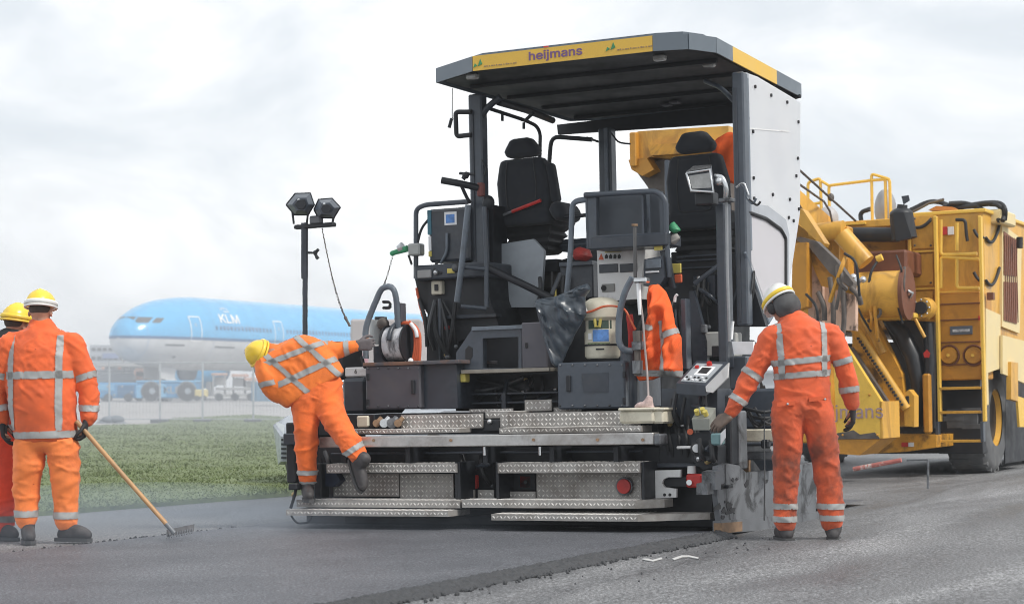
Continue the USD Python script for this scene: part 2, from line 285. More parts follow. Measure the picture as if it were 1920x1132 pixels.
steelg = M('worn_grey_steel', (.15, .158, .17), .5, .25, var=.25, scale=5, dirt=(.022, .022, .023), dscale=3.4, dfrom=.50, dto=.60, damt=.9)
rust = M('rusty_steel', (.23, .145, .085), .75, var=.4, scale=9, dirt=(.06, .045, .035), dscale=6, damt=.8)
yellow = M('yellow_paint', (.68, .42, .055), .42, var=.05, scale=2)
redm = M('red_plastic', (.48, .03, .025), .4, var=.15, scale=9)
greenm = M('green_rubber', (.04, .26, .12), .5)
orangeh = M('orange_hose', (.62, .12, .045), .5, var=.12, scale=10)
chrome = M('bright_metal', (.6, .61, .62), .22, .9, var=.1)
lens = M('lamp_glass', (.30, .30, .29), .12, var=.2, scale=14, spec=.9)
label_y = M('yellow_label', (.60, .50, .12), .5)
label_b = M('blue_label', (.10, .24, .55), .5, var=.35, scale=22)
label_w = M('white_label', (.74, .75, .76), .5)
tealm = M('teal_paint', (.05, .17, .23), .5)
tealp = M('pale_teal_plastic', (.17, .30, .31), .5)
purple = M('purple_lettering', (.16, .08, .20), .5, var=.05)
redl = M('red_lettering', (.62, .06, .04), .5, var=.05)
ink = M('black_ink', (.015, .015, .017), .6)
greenl = M('green_emblem', (.05, .25, .10), .5, var=.3, scale=30)
tinyl = M('small_lettering', (.30, .20, .10), .5, var=.05)
skirtm = usdkit.material(stage, '/World/Looks/clear_plastic_sheet', {'n': ('noise_texture', {'scale': 2.2, 'detail': 3.0}), 'r': ('rgb_ramp', {'ramp': [(.3, (.82, .84, .87)), (.7, (.90, .91, .92))]}),
    'g': ('geometry', {}), 'd': ('principled_bsdf', {'roughness': .14}), 't': ('translucent_bsdf', {'color': (.9, .91, .93)}), 'x': ('mix_closure', {'fac': .5})},
    [('g.position', 'n.vector'), ('n.fac', 'r.fac'), ('r.color', 'd.base_color'), ('d.BSDF', 'x.closure1'), ('t.BSDF', 'x.closure2')], surface='x.closure')
winm = usdkit.material(stage, '/World/Looks/plastic_window', {'p': ('principled_bsdf', {'base_color': (.86, .84, .85), 'roughness': .12}), 't': ('transparent_bsdf', {'color': (.9, .9, .92)}), 'l': ('translucent_bsdf', {'color': (.9, .88, .89)}),
    'x': ('mix_closure', {'fac': .45}), 'y': ('mix_closure', {'fac': .35})}, [('p.BSDF', 'x.closure1'), ('l.BSDF', 'x.closure2'), ('x.closure', 'y.closure1'), ('t.BSDF', 'y.closure2')], surface='y.closure')

def mb(x0, y0, x1, y1, v0, v1, c=.006):
    u0, u1 = P(x0, (y0 + y1) / 2, v=v0)[0], P(x1, (y0 + y1) / 2, v=v0)[0]; z0, z1 = P((x0 + x1) / 2, y1, v=v0)[2], P((x0 + x1) / 2, y0, v=v0)[2]
    return box((u0, v0, z0), (u1, v1, z1), c)
def mq(pxs, v0, v1): return prism([P(x, y, v=v0)[[0, 2]] for x, y in pxs], 'v', v0, v1)
def mtu(pts, r, fil=.05, n=8): return tube([P(x, y, v=v) for x, y, v in pts], r, n, fil)
def sag(a, b, drop, n=10, side=0.0):
    a, b = np.asarray(a, float), np.asarray(b, float); t = np.linspace(0, 1, n)[:, None]
    return a + (b - a) * t - np.array([0, 0, 1]) * drop * 4 * t * (1 - t) + np.array([side, 0, 0]) * np.sin(np.pi * t)
def studs(o, x, y, w, h, pitch=.033, hl=.0150, hw=.0062, ht=.0030):
    o, x, y = np.asarray(o, float), np.asarray(x, float) / np.linalg.norm(x), np.asarray(y, float) / np.linalg.norm(y); nrm = np.cross(x, y)
    nx, ny = int(w / pitch), max(1, int(h / pitch)); V = []; F = []; k = 0
    for j in range(ny):
        for i in range(nx):
            c = o + x * (i + .5) * w / nx + y * (j + .5) * h / ny; s = 1 if (i + j) % 2 else -1
            a = (x + s * y) / math.sqrt(2); b = (-s * x + y) / math.sqrt(2)
            V += [c + a * hl, c + b * hw, c - a * hl, c - b * hw, c + a * hl * .5 + nrm * ht, c - a * hl * .5 + nrm * ht]
            F += [[k, k + 1, k + 4], [k + 1, k + 5, k + 4], [k + 1, k + 2, k + 5], [k + 2, k + 3, k + 5], [k + 3, k + 4, k + 5], [k + 3, k, k + 4]]; k += 6
    m = trimesh.Trimesh(np.array(V), np.array(F), process=False); return m
pv = thing('asphalt_paver', 'large dark grey asphalt paver with yellow banded canopy roof and two black seats', 'paver', fr=FP, base=(1.7, 1.5, 0))
def pb(name, x0, y0, x1, y1, v0, v1, mt, c=.006, par=None, label=None): return part(par or pv, name, mb(x0, y0, x1, y1, v0, v1, c), mt, label=label)
def pq(name, pxs, v0, v1, mt, par=None, label=None): return part(par or pv, name, mq(pxs, v0, v1), mt, label=label)
def pt(name, pts, r, mt, fil=.05, par=None, n=8, label=None): return part(par or pv, name, mtu(pts, r, fil, n), mt, smooth=50, label=label)
def ztop(px, py, v): return P(px, py, v=v)[2]

# --- screed: body, end plates, steps and tread plates
pq('screed_body', [(575, 838), (1335, 838), (1335, 990), (575, 984)], .62, 1.5, black)
part(pv, 'screed_sole', box((.18, .52, .05), (3.36, 1.5, .12), .01), black)
def stepbar(name, x0, x1, y0, y1, v, d, end=None):
    u0, u1 = P(x0, y0, v=v)[0], P(x1, y0, v=v)[0]; zt, zb = P((x0 + x1) / 2, y0, v=v)[2], P((x0 + x1) / 2, y1, v=v)[2]
    pl = [(u0, v), (u1, v), (u1 + (end[0] if end else 0), v + (end[1] if end else d)), (u1 + (end[0] if end else 0), v + d), (u0, v + d)]
    if not end: pl = [(u0, v), (u1, v), (u1, v + d), (u0, v + d)]
    p = part(pv, name, prism(pl, 'z', zb, zt), tread)
    part(p, 'tread_studs', kind='stuff', mt=stud, m=[studs((u0 + .005, v - .0005, zb), (1, 0, 0), (0, 0, 1), u1 - u0 - .01, zt - zb, .03), studs((u0 + .01, v + .01, zt), (1, 0, 0), (0, 1, 0), u1 - u0 - .02, d - .02)])
    return p
stepbar('footstep', 536, 840, 956, 967, 0, .34)
stepbar('footstep', 921, 1196, 964, 976, 0, .40, end=(.42, .30))
stepbar('footstep', 556, 862, 937, 951, .14, .30)
stepbar('footstep', 866, 1192, 937, 952, .14, .30, end=(.16, .14))
stepbar('footstep', 612, 856, 869, 886, .24, .22)
stepbar('footstep', 933, 1200, 867, 886, .24, .22)
def treadplate(name, x0, y0, x1, y1, v, d=.012, hole=None):
    a, b = P(x0, (y0 + y1) / 2, v=v), P(x1, (y0 + y1) / 2, v=v); z0, z1 = P((x0 + x1) / 2, y1, v=v)[2], P((x0 + x1) / 2, y0, v=v)[2]
    p = part(pv, name, box((a[0], v, z0), (b[0], v + d, z1)), tread)
    part(p, 'tread_studs', studs((a[0] + .005, v, z0 + .003), (1, 0, 0), (0, 0, 1), b[0] - a[0] - .01, z1 - z0 - .006), stud, kind='stuff')
    return p
treadplate('riser_plate', 625, 888, 748, 930, .44); treadplate('riser_plate', 750, 888, 850, 934, .44)
treadplate('riser_plate', 1006, 886, 1202, 934, .44); treadplate('riser_plate', 936, 921, 1004, 934, .44)
treadplate('riser_plate', 863, 918, 890, 933, .46); treadplate('riser_plate', 896, 918, 926, 933, .46)
for x in (853, 858, 930, 1203):
    pb('step_bracket', x, 866, x + 5, 940, .26, .5, black, .002)
pb('recess_box', 938, 888, 1004, 919, .50, .60, black)
for x in (880, 985):
    q = pb('red_latch', x - 12, 890, x + 12, 916, .50, .56, redm, .01)
    part(q, 'latch_bolt', cyl(P(x, 903, v=.50), P(x, 903, v=.47), .014), black)
c = P(1172, 911, v=.43); q = part(pv, 'rear_reflector', cyl(c, c - [0, .03, 0], .058, .052, 28), redm, smooth=40)
part(q, 'reflector_rim', tube([c + [.06 * math.cos(t), -.012, .06 * math.sin(t)] for t in np.linspace(0, 2 * math.pi, 29)], .008, 6), steelg, smooth=True)
# white C shaped bracket, red valve
def c_bracket():
    o = [P(x, y, v=.46)[[0, 2]] for x, y in [(1212, 882), (1276, 880), (1276, 894), (1252, 894), (1243, 899), (1241, 906), (1246, 913), (1268, 916), (1268, 932), (1212, 934), (1206, 920), (1206, 894)]]
    return prism(o, 'v', .46, .49)
q = part(pv, 'white_bracket', c_bracket(), whitep)
for x in (1246, 1256): part(q, 'bolt_hole', cyl(P(x, 927, v=.459), P(x, 927, v=.455), .011), ink)
q = pb('red_valve', 1286, 888, 1316, 914, .42, .52, redm, .012); part(q, 'valve_cap', cyl(P(1297, 887, v=.46), P(1297, 873, v=.46), .034, .03), whitep, smooth=40)
part(q, 'valve_port', cyl(P(1292, 904, v=.42), P(1292, 904, v=.39), .02), chrome, smooth=40)
pb('valve_mount', 1240, 893, 1288, 913, .5, .62, black)
# bumper bar
q = pb('bumper_bar', 598, 815, 1225, 836, .22, .34, alu, .006); pb('bar_end', 1225.6, 813, 1238, 834, .215, .36, steelg, .01)
for x in (640, 760, 905, 1030, 1150): pb('bar_bracket', x, 836, x + 9, 868, .3, .6, black, .002)
for x in (908, 1012): part(pv, 'hanging_pin', cyl(P(x, 837, v=.3), P(x + 1, 853, v=.3), .013), chrome, smooth=40)
pb('heating_rail', 620, 846, 1200, 850, .5, .56, grey, .004)
# walkway
pq('walkway_body', [(598, 778), (1240, 770), (1240, 812), (598, 815)], .66, 2.2, black)
treadplate('kick_plate', 752, 776, 905, 803, .58); treadplate('kick_plate', 938, 772, 1166, 799, .58); treadplate('kick_plate', 1166, 772, 1200, 799, .585)
stepbar('walkway_lip', 652, 860, 804, 812, .40, .2); stepbar('walkway_lip', 936, 1202, 800, 811, .40, .2)
stepbar('deck_plate', 910, 966, 771, 783, .62, .3)
treadplate('deck_plate', 984, 749, 1034, 770, .86); treadplate('deck_plate', 1038, 763, 1090, 773, .88); treadplate('deck_plate', 880, 766, 962, 772, .90)
q = pb('valve_block', 668, 779, 690, 800, .5, .6, cream, .01)
for k, (x, r) in enumerate(((706, .03), (720, .034), (735, .04), (746, .03))):
    part(pv, 'hydraulic_fitting', [cyl(P(x, 793, v=.5), P(x, 793, v=.6), r), cyl(P(x, 793, v=.52), P(x + 9, 783, v=.56), r * .6)], (rust, chrome, steelg, rust)[k], smooth=40)
part(pv, 'valve_bracket', mb(690, 776, 702, 803, .52, .6), black)
pb('plate_support', 905, 786, 937, 808, .6, .66, black); part(pv, 'support_bolt', ell(P(918, 790, v=.58), .02, 1), chrome)
# left screed end: arm, hooks, step hanger (behind the bending worker)
pb('left_end_plate', 536, 792, 552, 905, .5, 1.6, black, .01); pb('left_end_box', 530, 812, 556, 834, .45, .7, grey, .01)
pq('left_hydraulic', [(598, 880), (628, 884), (638, 900), (626, 912), (600, 910)], .36, .5, M('dark_blue_steel', (.02, .03, .055), .5))
pb('left_hanger', 588, 868, 602, 936, .3, .42, black, .01)
pt('step_hook', [(546, 966, .05), (556, 981, .05), (580, 979, .05), (585, 966, .05)], .008, black)
pb('left_socket', 540, 906, 556, 918, .06, .16, black, .008); pt('left_socket_rod', [(556, 912, .1), (552, 930, .1), (545, 952, .1)], .012, black)
# right end plate: a tall steel wall along the lane edge
uE = P(1352, 960, v=.3)[0]
def pe(pxs, d=.04, name='end_plate', mt=steelg, off=0.0): return part(pv, name, prism([P(x, y, u=uE + off)[[1, 2]] for x, y in pxs], 'u', uE + off - d, uE + off), mt)
ep = pe([(1346, 874), (1364, 868), (1385, 872), (1400, 886), (1470, 876), (1530, 866), (1530, 982), (1352, 984), (1345, 930)])
part(ep, 'wear_shoe', prism([P(x, y, u=uE + .012)[[1, 2]] for x, y in [(1352, 976), (1540, 958), (1540, 984), (1352, 1000)]], 'u', uE - .05, uE + .012), steelg)
part(ep, 'rusty_toe', prism([P(x, y, u=uE + .02)[[1, 2]] for x, y in [(1353, 980), (1392, 977), (1392, 995), (1354, 1000)]], 'u', uE - .04, uE + .02), rust)
rng = np.random.default_rng(11)
for x, y, s in ((1344, 950, 9), (1357, 957, 6), (1367, 948, 8), (1374, 956, 7), (1354, 970, 5), (1400, 905, 7), (1356, 911, 7), (1348, 912, 6), (1374, 899, 4), (1382, 898, 3), (1372, 909, 3), (1437, 902, 5), (1366, 962, 7), (1362, 942, 5)):
    c = P(x, y, u=uE + .001); a = np.sort(rng.uniform(0, 6.28, 9)); r = s * .0042 * rng.uniform(.55, 1.2, 9)
    part(ep, 'tar_blot', prism([(c[1] + 2.2 * rr * math.cos(t), c[2] + rr * math.sin(t)) for t, rr in zip(a, r)], 'u', uE, uE + .004), ink)
pe([(1341, 884), (1352, 880), (1352, 916), (1341, 918)], .1, 'plate_clamp', steelg, .03); pe([(1326, 906), (1338, 903), (1338, 925), (1326, 927)], .08, 'plate_clamp', steelg, .0)
pt('plate_screw', [(1357, 870, .4), (1357, 912, .4)], .016, black); pb('screw_foot', 1342, 909, 1366, 915, .36, .46, black)
pb('end_post', 1373, 770, 1388, 880, .75, .9, steelg, .01); pb('end_post', 1360, 740, 1371, 872, .62, .75, black, .01)
pb('cream_beam', 1380, 804, 1462, 828, 1.0, 1.1, cream, .01, label='cream beam behind the end plate')
pb('extension_tube', 1386, 846, 1470, 862, 1.05, 1.2, steelg, .01); pb('extension_tube', 1380, 828, 1470, 836, 1.25, 1.4, grey2, .01)
pq('gusset', [(1412, 862), (1460, 858), (1455, 880), (1428, 884)], 1.25, 1.3, grey2); pq('gusset', [(1380, 866), (1404, 862), (1404, 886), (1380, 888)], 1.22, 1.27, rust)
pb('side_cover', 1385, 728, 1470, 804, 1.4, 1.7, grey2, .02)
part(pv, 'hose_bundle', cat([tube(fillet([P(x0, y0, v=1.1), P((x0 + x1) / 2 + rng.uniform(-8, 8), max(y0, y1) + rng.uniform(-2, 10), v=1.0), P(x1, y1, v=1.1)], .2, 7), .013, 6) for x0, y0, x1, y1 in
     [(1395, 765, 1450, 770), (1400, 780, 1452, 782), (1405, 772, 1440, 792), (1410, 790, 1460, 776), (1398, 770, 1430, 795), (1415, 765, 1455, 795)]]), rubber, smooth=True)
pt('plumb_chain', [(1433, 770, .95), (1433, 806, .95), (1434, 905, .7), (1433, 975, .6)], .005, black)
part(pv, 'chain_weight', mb(1426, 824, 1441, 840, .93, .99, .01), black)
# controls at the right end
pq('console_column', [(1240, 728), (1345, 728), (1345, 800), (1330, 860), (1240, 860)], .72, 1.0, grey)
def console():
    a, b, c_, d = P(1268, 718, v=.50), P(1323, 722, v=.50), P(1365, 678, v=.86), P(1306, 676, v=.86)
    n = np.cross(b - a, d - a); n /= np.linalg.norm(n); lo = np.array([0, 0, -.075])
    return (a, b, c_, d, n), hullp([a, b, c_, d, a + lo, b + lo, c_ + lo * 1.6, d + lo * 1.6])
(ca, cb, cc, cd, cn), cm = console(); q = part(pv, 'control_console', cm, grey)
W_ = lambda s, t, o=.003: (ca * (1 - s) + cb * s) * (1 - t) + (cd * (1 - s) + cc * s) * t + cn * o
quad = lambda s0, t0, s1, t1, h0, h1: hullp([W_(s, t, h) for s in (s0, s1) for t in (t0, t1) for h in (h0, h1)])
part(q, 'control_panel', quad(.10, .08, .93, .86, .001, .006), M('panel_grey', (.30, .32, .34), .5))
part(q, 'screen', quad(.42, .42, .72, .66, .006, .012), ink); part(q, 'screen_bezel', quad(.34, .36, .80, .72, .0055, .009), label_w)
part(q, 'red_button', cyl(W_(.55, .80, .006), W_(.55, .80, .03), .022, .018), redm, smooth=40); part(q, 'red_button', cyl(W_(.24, .66, .006), W_(.24, .66, .02), .016), redm, smooth=40)
for s in np.linspace(.2, .85, 6):
    for t in (.14, .24): part(q, 'push_button', cyl(W_(s, t, .006), W_(s, t, .014), .009, n=8), ink if (s * 10 + t * 30) % 2 > 1 else label_w)
pq('console_side', [(1323, 724), (1366, 680), (1364, 708), (1336, 736), (1324, 734)], .495, .515, whitep)
part(pv, 'console_foot', cyl(P(1321, 737, v=.6), P(1321, 758, v=.6), .018), black)
q = part(pv, 'junction_box', hullp([P(1297, 785, v=.4), P(1330, 785, v=.4), P(1342, 764, v=.55), P(1311, 762, v=.55), P(1300, 806, v=.4), P(1330, 806, v=.4), P(1342, 790, v=.55), P(1311, 790, v=.55)]), M('grey_green_box', (.25, .26, .23), .5, var=.2))
for x, y, v_ in ((1311, 776, .47), (1322, 773, .49), (1327, 778, .46)): part(q, 'knob', cyl(P(x, y, v=v_) + [0, -.03, .0], P(x, y, v=v_) + [0, -.055, .03], .018), label_y, smooth=40)
pb('teal_control_box', 1332, 812, 1350, 834, .36, .46, tealp, .01); pq('teal_box_side', [(1351, 812), (1360, 803), (1360, 820), (1351, 834)], .36, .37, label_w)
pq('hydraulic_block', [(1296, 812), (1330, 808), (1346, 838), (1345, 875), (1318, 880), (1296, 862)], .44, .6, black)
part(pv, 'indicator_lamp', cyl(P(1294, 809, v=.42), P(1294, 809, v=.46), .022), orangeh, smooth=40)
q = part(pv, 'pump_motor', cyl(P(1306, 840, v=.38), P(1306, 840, v=.55), .045, .04), steelg, smooth=40); part(q, 'motor_face', cyl(P(1306, 840, v=.379), P(1306, 840, v=.36), .03), label_w, smooth=40)
pb('grease_tray', 1268, 836, 1298, 841, .4, .55, whitep); 
for k in range(9):
    x = 1236 + 9 * k; pt('hydraulic_hose', [(x, 780 + (k % 3) * 8, .72), (x + 6 * (k % 2), 820, .6 - .02 * (k % 3)), (x + 10, 862, .62)], .013, rubber, .1)
pb('dark_frame', 1236, 812, 1300, 870, .6, .8, black); pb('under_rail', 1205, 868, 1330, 876, .5, .62, grey)

# --- rear deck cabinets
q = pb('rear_cabinet', 685, 684, 788, 767, .80, 1.4, purp, .012); part(q, 'cabinet_handle', mb(770, 712, 776, 738, .775, .80, .004), black)
pq('rear_cabinet', [(788.5, 683), (856, 681), (858, 765), (788.5, 767)], .86, 1.4, grey)
part(pv, 'cabinet_top', mb(680, 677, 860, 684, .79, 1.45, .004), M('rusting_grey_paint', (.075, .075, .085), .55, var=.2, scale=4, dirt=(.20, .10, .06), dscale=5, dfrom=.48, dto=.62, damt=.85), label='rust stained top plate of the left rear cabinet')
pb('side_tank', 640, 708, 686, 776, .95, 1.6, grey, .03); pb('battery_box', 612, 640, 640, 712, 1.15, 1.5, black, .02)
q = pb('white_case', 646, 688, 694, 706, 1.0, 1.3, whitep, .01); part(q, 'case_mark', put(meshkit.text_mesh('6', .035, .003), P(664, 700, v=.999), (1, 0, 0), (0, 0, 1)), ink)
q = pb('rear_cabinet', 1045, 678, 1172, 766, .80, 1.5, grey2, .012); part(q, 'cabinet_handle', mb(1061, 704, 1068, 734, .775, .80, .004), black)
part(pv, 'cabinet_column', cyl(P(1180, 768, v=.95), P(1180, 655, v=.95), .068), grey2, smooth=40)
pq('cabinet_base', [(860, 766), (1046, 764), (1046, 700), (860, 704)], 1.25, 2.2, black)
for y in (735, 752): pb('frame_rail', 870, y, 1046, y + 4, 1.1, 1.2, grey, .003)
pb('frame_post', 940, 736, 948, 770, 1.08, 1.2, grey, .003); pb('amber_marker', 858, 700, 872, 716, .92, 1.0, label_y)
# centre climbing step: bent frame with an open middle
fo = [P(x, y, v=.98)[[0, 2]] for x, y in [(855, 698), (855, 661), (885, 617), (978, 612), (978, 698)]]; ho = [P(x, y, v=.98)[[0, 2]] for x, y in [(905, 690), (905, 634), (972, 631), (972, 690)]]
q = part(pv, 'step_frame', holed(fo, [ho], 'v', .98, 1.05), grey2)
o2 = [P(x, y, v=.979)[[0, 2]] for x, y in [(873, 673), (873, 655), (879, 648), (886, 652), (886, 668), (880, 678)]]; part(q, 'oval_opening', prism(o2, 'v', .974, .979), ink)
part(q, 'frame_top', mb(884, 611, 980, 618, .96, 1.3, .003), tubeg); part(q, 'frame_ledge', mb(864, 691, 1030, 698, .90, 1.3, .003), M('worn_ledge', (.28, .26, .22), .5, .3, var=.3))
pq('step_back', [(880, 620), (1030, 616), (1030, 700), (880, 700)], 1.7, 1.75, black)
q = pb('purple_door', 978, 604, 1026, 690, .96, 1.1, purp, .008); part(q, 'door_latch', mb(984, 642, 988, 652, .945, .96, .003), ink)

# --- left console tower
pq('lower_tower', [(800, 682), (803, 520), (914, 500), (918, 560), (935, 610), (860, 640), (856, 682)], 1.55, 2.4, black)
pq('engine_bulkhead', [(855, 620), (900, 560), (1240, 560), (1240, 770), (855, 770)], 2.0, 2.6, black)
pb('deck_shelf', 776, 494, 912, 522, 1.45, 2.3, grey, .012); pb('tray_plate', 782, 506, 808, 521, 1.43, 1.45, M('pale_grey_label', (.28, .28, .28), .5))
q = pb('socket_box', 808, 526, 828, 552, 1.50, 1.56, cream, .008); part(q, 'socket', mb(814, 533, 821, 545, 1.49, 1.5, .003), ink)
pq('hose_cover', [(778, 523), (806, 526), (812, 560), (800, 586), (786, 560)], 1.6, 1.8, rubber)
part(pv, 'red_knob', ell(P(838, 614, v=1.5), .024, 1), redm); pb('ledge_bar', 800, 590, 930, 597, 1.5, 1.6, grey, .004)
q = part(pv, 'operator_console', cat([mb(803, 390, 880, 490, 1.55, 1.95, .02)]), grey, smooth=30)
part(q, 'notice_sticker', mb(833, 397, 856, 422, 1.545, 1.55, .001), label_w); part(q, 'sticker_print', mb(836, 402, 852, 418, 1.542, 1.545, .0005), label_b)
part(q, 'teal_edge', mb(801, 394, 808, 440, 1.54, 1.7, .003), tealm); part(q, 'pale_edge', mb(803, 443, 808, 470, 1.54, 1.7, .003), label_w); part(q, 'yellow_edge', mb(803, 471, 809, 481, 1.54, 1.7, .003), label_y)
part(q, 'cable', mtu([(838, 437, 1.53), (838, 472, 1.53), (826, 494, 1.53)], .012, .04), tubeg, smooth=True)
pt('cable_loop', [(820, 492, 1.5), (812, 505, 1.45), (830, 515, 1.45), (833, 498, 1.5)], .012, rubber); part(pv, 'socket_plug', ell(P(817, 511, v=1.43), .022, 1), chrome)
pb('yellow_label_plate', 838, 503, 852, 512, 1.44, 1.45, label_y, .002); part(pv, 'grey_cover', ell(P(858, 502, v=1.44), (.05, .05, .04), 2), steelg, smooth=True)
pt('hand_rail', [(780, 522, 1.5), (780, 392, 1.5), (797, 384, 1.5), (878, 378, 1.5)], .021, grey2, .12); pt('rail_stay', [(783, 455, 1.5), (790, 428, 1.52), (803, 412, 1.56)], .011, black)
pb('valve_bracket', 764, 456, 786, 479, 1.42, 1.52, M('aluminium_bracket', (.33, .34, .33), .4, .4), .012)
part(pv, 'spray_nozzle', [cyl(P(764, 466, v=1.45), P(738, 474, v=1.45), .028, .02), ell(P(736, 475, v=1.45), .024, 1)], greenm, smooth=40); part(pv, 'nozzle_collar', cyl(P(756, 462, v=1.45), P(748, 467, v=1.45), .04, .034), chrome, smooth=40)
pt('short_hose', [(766, 478, 1.45), (769, 487, 1.45), (772, 496, 1.45)], .01, rubber)
pt('ladder_rail', [(878, 384, 1.3), (868, 478, 1.3), (857, 566, 1.3)], .026, tubeg); pt('ladder_rail', [(908, 388, 1.42), (912, 480, 1.42), (913, 576, 1.42)], .02, grey2)
for y in (500, 574): pt('ladder_rung', [(864, y, 1.32), (912, y + 4, 1.42)], .018, grey2)
pq('tower_back', [(866, 388), (925, 384), (925, 510), (866, 510)], 1.75, 2.0, black)
pt('brace_tube', [(914, 502, 1.45), (975, 530, 1.5), (1036, 560, 1.55)], .03, black)
pt('hose', [(786, 560, 1.6), (796, 590, 1.5), (800, 620, 1.5), (801, 650, 1.5)], .018, rubber, .1); pt('hose', [(781, 540, 1.6), (789, 580, 1.58), (797, 605, 1.55), (800, 640, 1.55)], .012, orangeh, .1)
# steering joystick cluster by the left post
pt('arm_tube', [(828, 338, 1.3), (862, 344, 1.35), (896, 352, 1.45)], .028, black); pt('arm_stay', [(864, 346, 1.35), (876, 372, 1.42), (882, 380, 1.45)], .014, black)
part(pv, 'clamp_knob', [cyl(P(868, 336, v=1.35), P(878, 324, v=1.36), .018), cyl(P(862, 325, v=1.36), P(890, 327, v=1.36), .012), ell(P(873, 329, v=1.36), .03, 1)], black)
part(pv, 'red_tag', mb(893, 342, 904, 368, 1.44, 1.5, .01), M('dark_red', (.16, .05, .045), .6)); part(pv, 'hinge_knob', ell(P(916, 380, v=1.5), (.05, .05, .06), 2), black, smooth=True)

# --- seats
def seat(px, py, v, s, armrest):
    """px, py: middle of the backrest; s: pixels per backrest width"""
    cx_ = P(px, py, v=v); k = s * 15.5 / 3600
    def pl(pts, y0, y1, r): 
        return Manifold.batch_hull([Manifold.sphere(r, 12).translate((cx_[0] + a * k, v + y, cx_[2] + b * k)) for a, b in pts for y in (y0, y1)])
    back = pl([(-.40, .44), (.34, .45), (.44, .1), (.46, -.46), (-.42, -.46), (-.46, .1)], .06, .13, .05)
    q = part(pv, 'operator_seat', back.refine_to_length(.06), seatm, smooth=40)
    part(q, 'headrest', pl([(-.18, .84), (.10, .85), (.22, .71), (-.27, .70)], .05, .12, .05).refine_to_length(.06), seatm, smooth=40)
    part(q, 'seat_cushion', pl([(-.44, -.52), (.46, -.52), (.5, -.66), (-.46, -.66)], .05, .5, .05).refine_to_length(.08), seatm, smooth=40)
    part(q, 'back_seam', tube([(cx_[0] + a * k, v + .008, cx_[2] + b * k) for a, b in ((-.3, .5), (-.34, 0), (-.3, -.45), (.3, -.45), (.34, 0), (.28, .5))], .006, 5, .05), rubber, smooth=True)
    rings = []
    for i in range(9):
        w = .50 - .018 * i + (.07 if i % 2 else 0); z = -.72 - .075 * i
        rings.append((w, z))
    ms = []
    for (w0, z0), (w1, z1) in zip(rings[:-1], rings[1:]):
        ms.append(hullp([(cx_[0] + sx * w * k, v + .27 + sy * w * k * .8, cx_[2] + z * k) for w, z in ((w0, z0), (w1, z1)) for sx in (-1, 1) for sy in (-1, 1)]))
    part(q, 'suspension_bellows', ms, rubber)
    if armrest:
        part(q, 'armrest', pl([(.78, -.56), (.74, -.50)], .05, .32, .07), seatm, smooth=40); part(q, 'armrest', pl([(.56, .36), (.66, -.28)], .08, .12, .035), seatm, smooth=40)
        part(q, 'belt_strap', tube([P(914, 414, v=v - .02), P(960, 397, v=v - .02)], .012, 6), steelg); part(q, 'belt_buckle', tube([P(960, 397, v=v - .02), P(1014, 376, v=v - .02)], .015, 6), redm)
        part(q, 'pale_guard', hullp([P(x, y, v=vv) for x, y in ((908, 392), (915, 388), (926, 410), (918, 416)) for vv in (v + .05, v + .1)]), steelg)
    return q
seat(976, 349, 1.95, 98, True); seat(1302, 348, 1.95, 106, False)
pb('seat_pedestal', 950, 488, 1045, 512, 2.1, 2.5, black); pb('seat_pedestal', 1258, 470, 1352, 500, 2.1, 2.5, black)
# machinery between seats
pq('engine_hood', [(922, 460), (1000, 448), (1020, 470), (1014, 576), (953, 576), (926, 545)], 1.90, 1.94, M('pale_hood', (.31, .34, .37), .4, var=.2, scale=3))
pq('dark_machinery', [(1014, 498), (1120, 468), (1120, 600), (1010, 600), (1016, 560)], 2.3, 2.44, black)
pb('mid_shelf', 1050, 490, 1112, 560, 1.9, 2.2, grey, .01); pb('shelf_edge', 1048, 490, 1110, 498, 1.86, 1.9, grey2, .004)
for k, x in enumerate((970, 984, 1000)): pt('control_cable', [(x, 500, 2.2), (x + 3, 530, 2.2), (x + 4 * k, 560, 2.2)], .012, rubber)
pb('brown_box', 1012, 505, 1050, 540, 2.15, 2.3, M('brown_steel', (.06, .055, .05), .6), .01); part(pv, 'yellow_rod', cyl(P(1039, 540, v=1.8), P(1041, 560, v=1.8), .018), label_y, smooth=40)
pt('cross_rail', [(1052, 407, 2.0), (1105, 403, 2.0)], .016, black); pb('grey_drum', 1040, 447, 1106, 470, 2.3, 2.6, grey2, .05)
# --- middle console box with rails
o_ = [P(x, y, v=1.28)[[0, 2]] for x, y in [(1104, 364), (1234, 358), (1248, 376), (1250, 462), (1106, 466)]]
i_ = [P(x, y, v=1.28)[[0, 2]] for x, y in [(1120, 368), (1230, 362), (1238, 376), (1240, 436), (1120, 442)]]
q = part(pv, 'control_tray', holed(o_, [i_], 'v', 1.26, 1.32), grey2); part(q, 'tray_back', mq([(1116, 364), (1240, 358), (1244, 440), (1116, 446)], 1.42, 1.46), M('tray_grey', (.06, .07, .085), .5, var=.1))
part(q, 'tray_floor', mb(1108, 440, 1250, 464, 1.2, 1.5, .01), grey); part(q, 'tray_divider', mb(1203, 360, 1207, 440, 1.27, 1.4, .002), grey2)
pt('hand_rail', [(1062, 560, 1.3), (1070, 470, 1.3), (1073, 378, 1.3), (1100, 374, 1.3), (1118, 378, 1.35)], .023, tubeg, .08); pt('hand_rail', [(1096, 366, 1.25), (1230, 358, 1.25), (1248, 372, 1.25), (1251, 470, 1.25), (1256, 520, 1.25)], .021, grey2, .12)
pt('rail_post', [(1101, 364, 1.3), (1104, 466, 1.3)], .018, grey2); pt('rail_stay', [(1252, 384, 1.3), (1240, 382, 1.35)], .015, grey2)
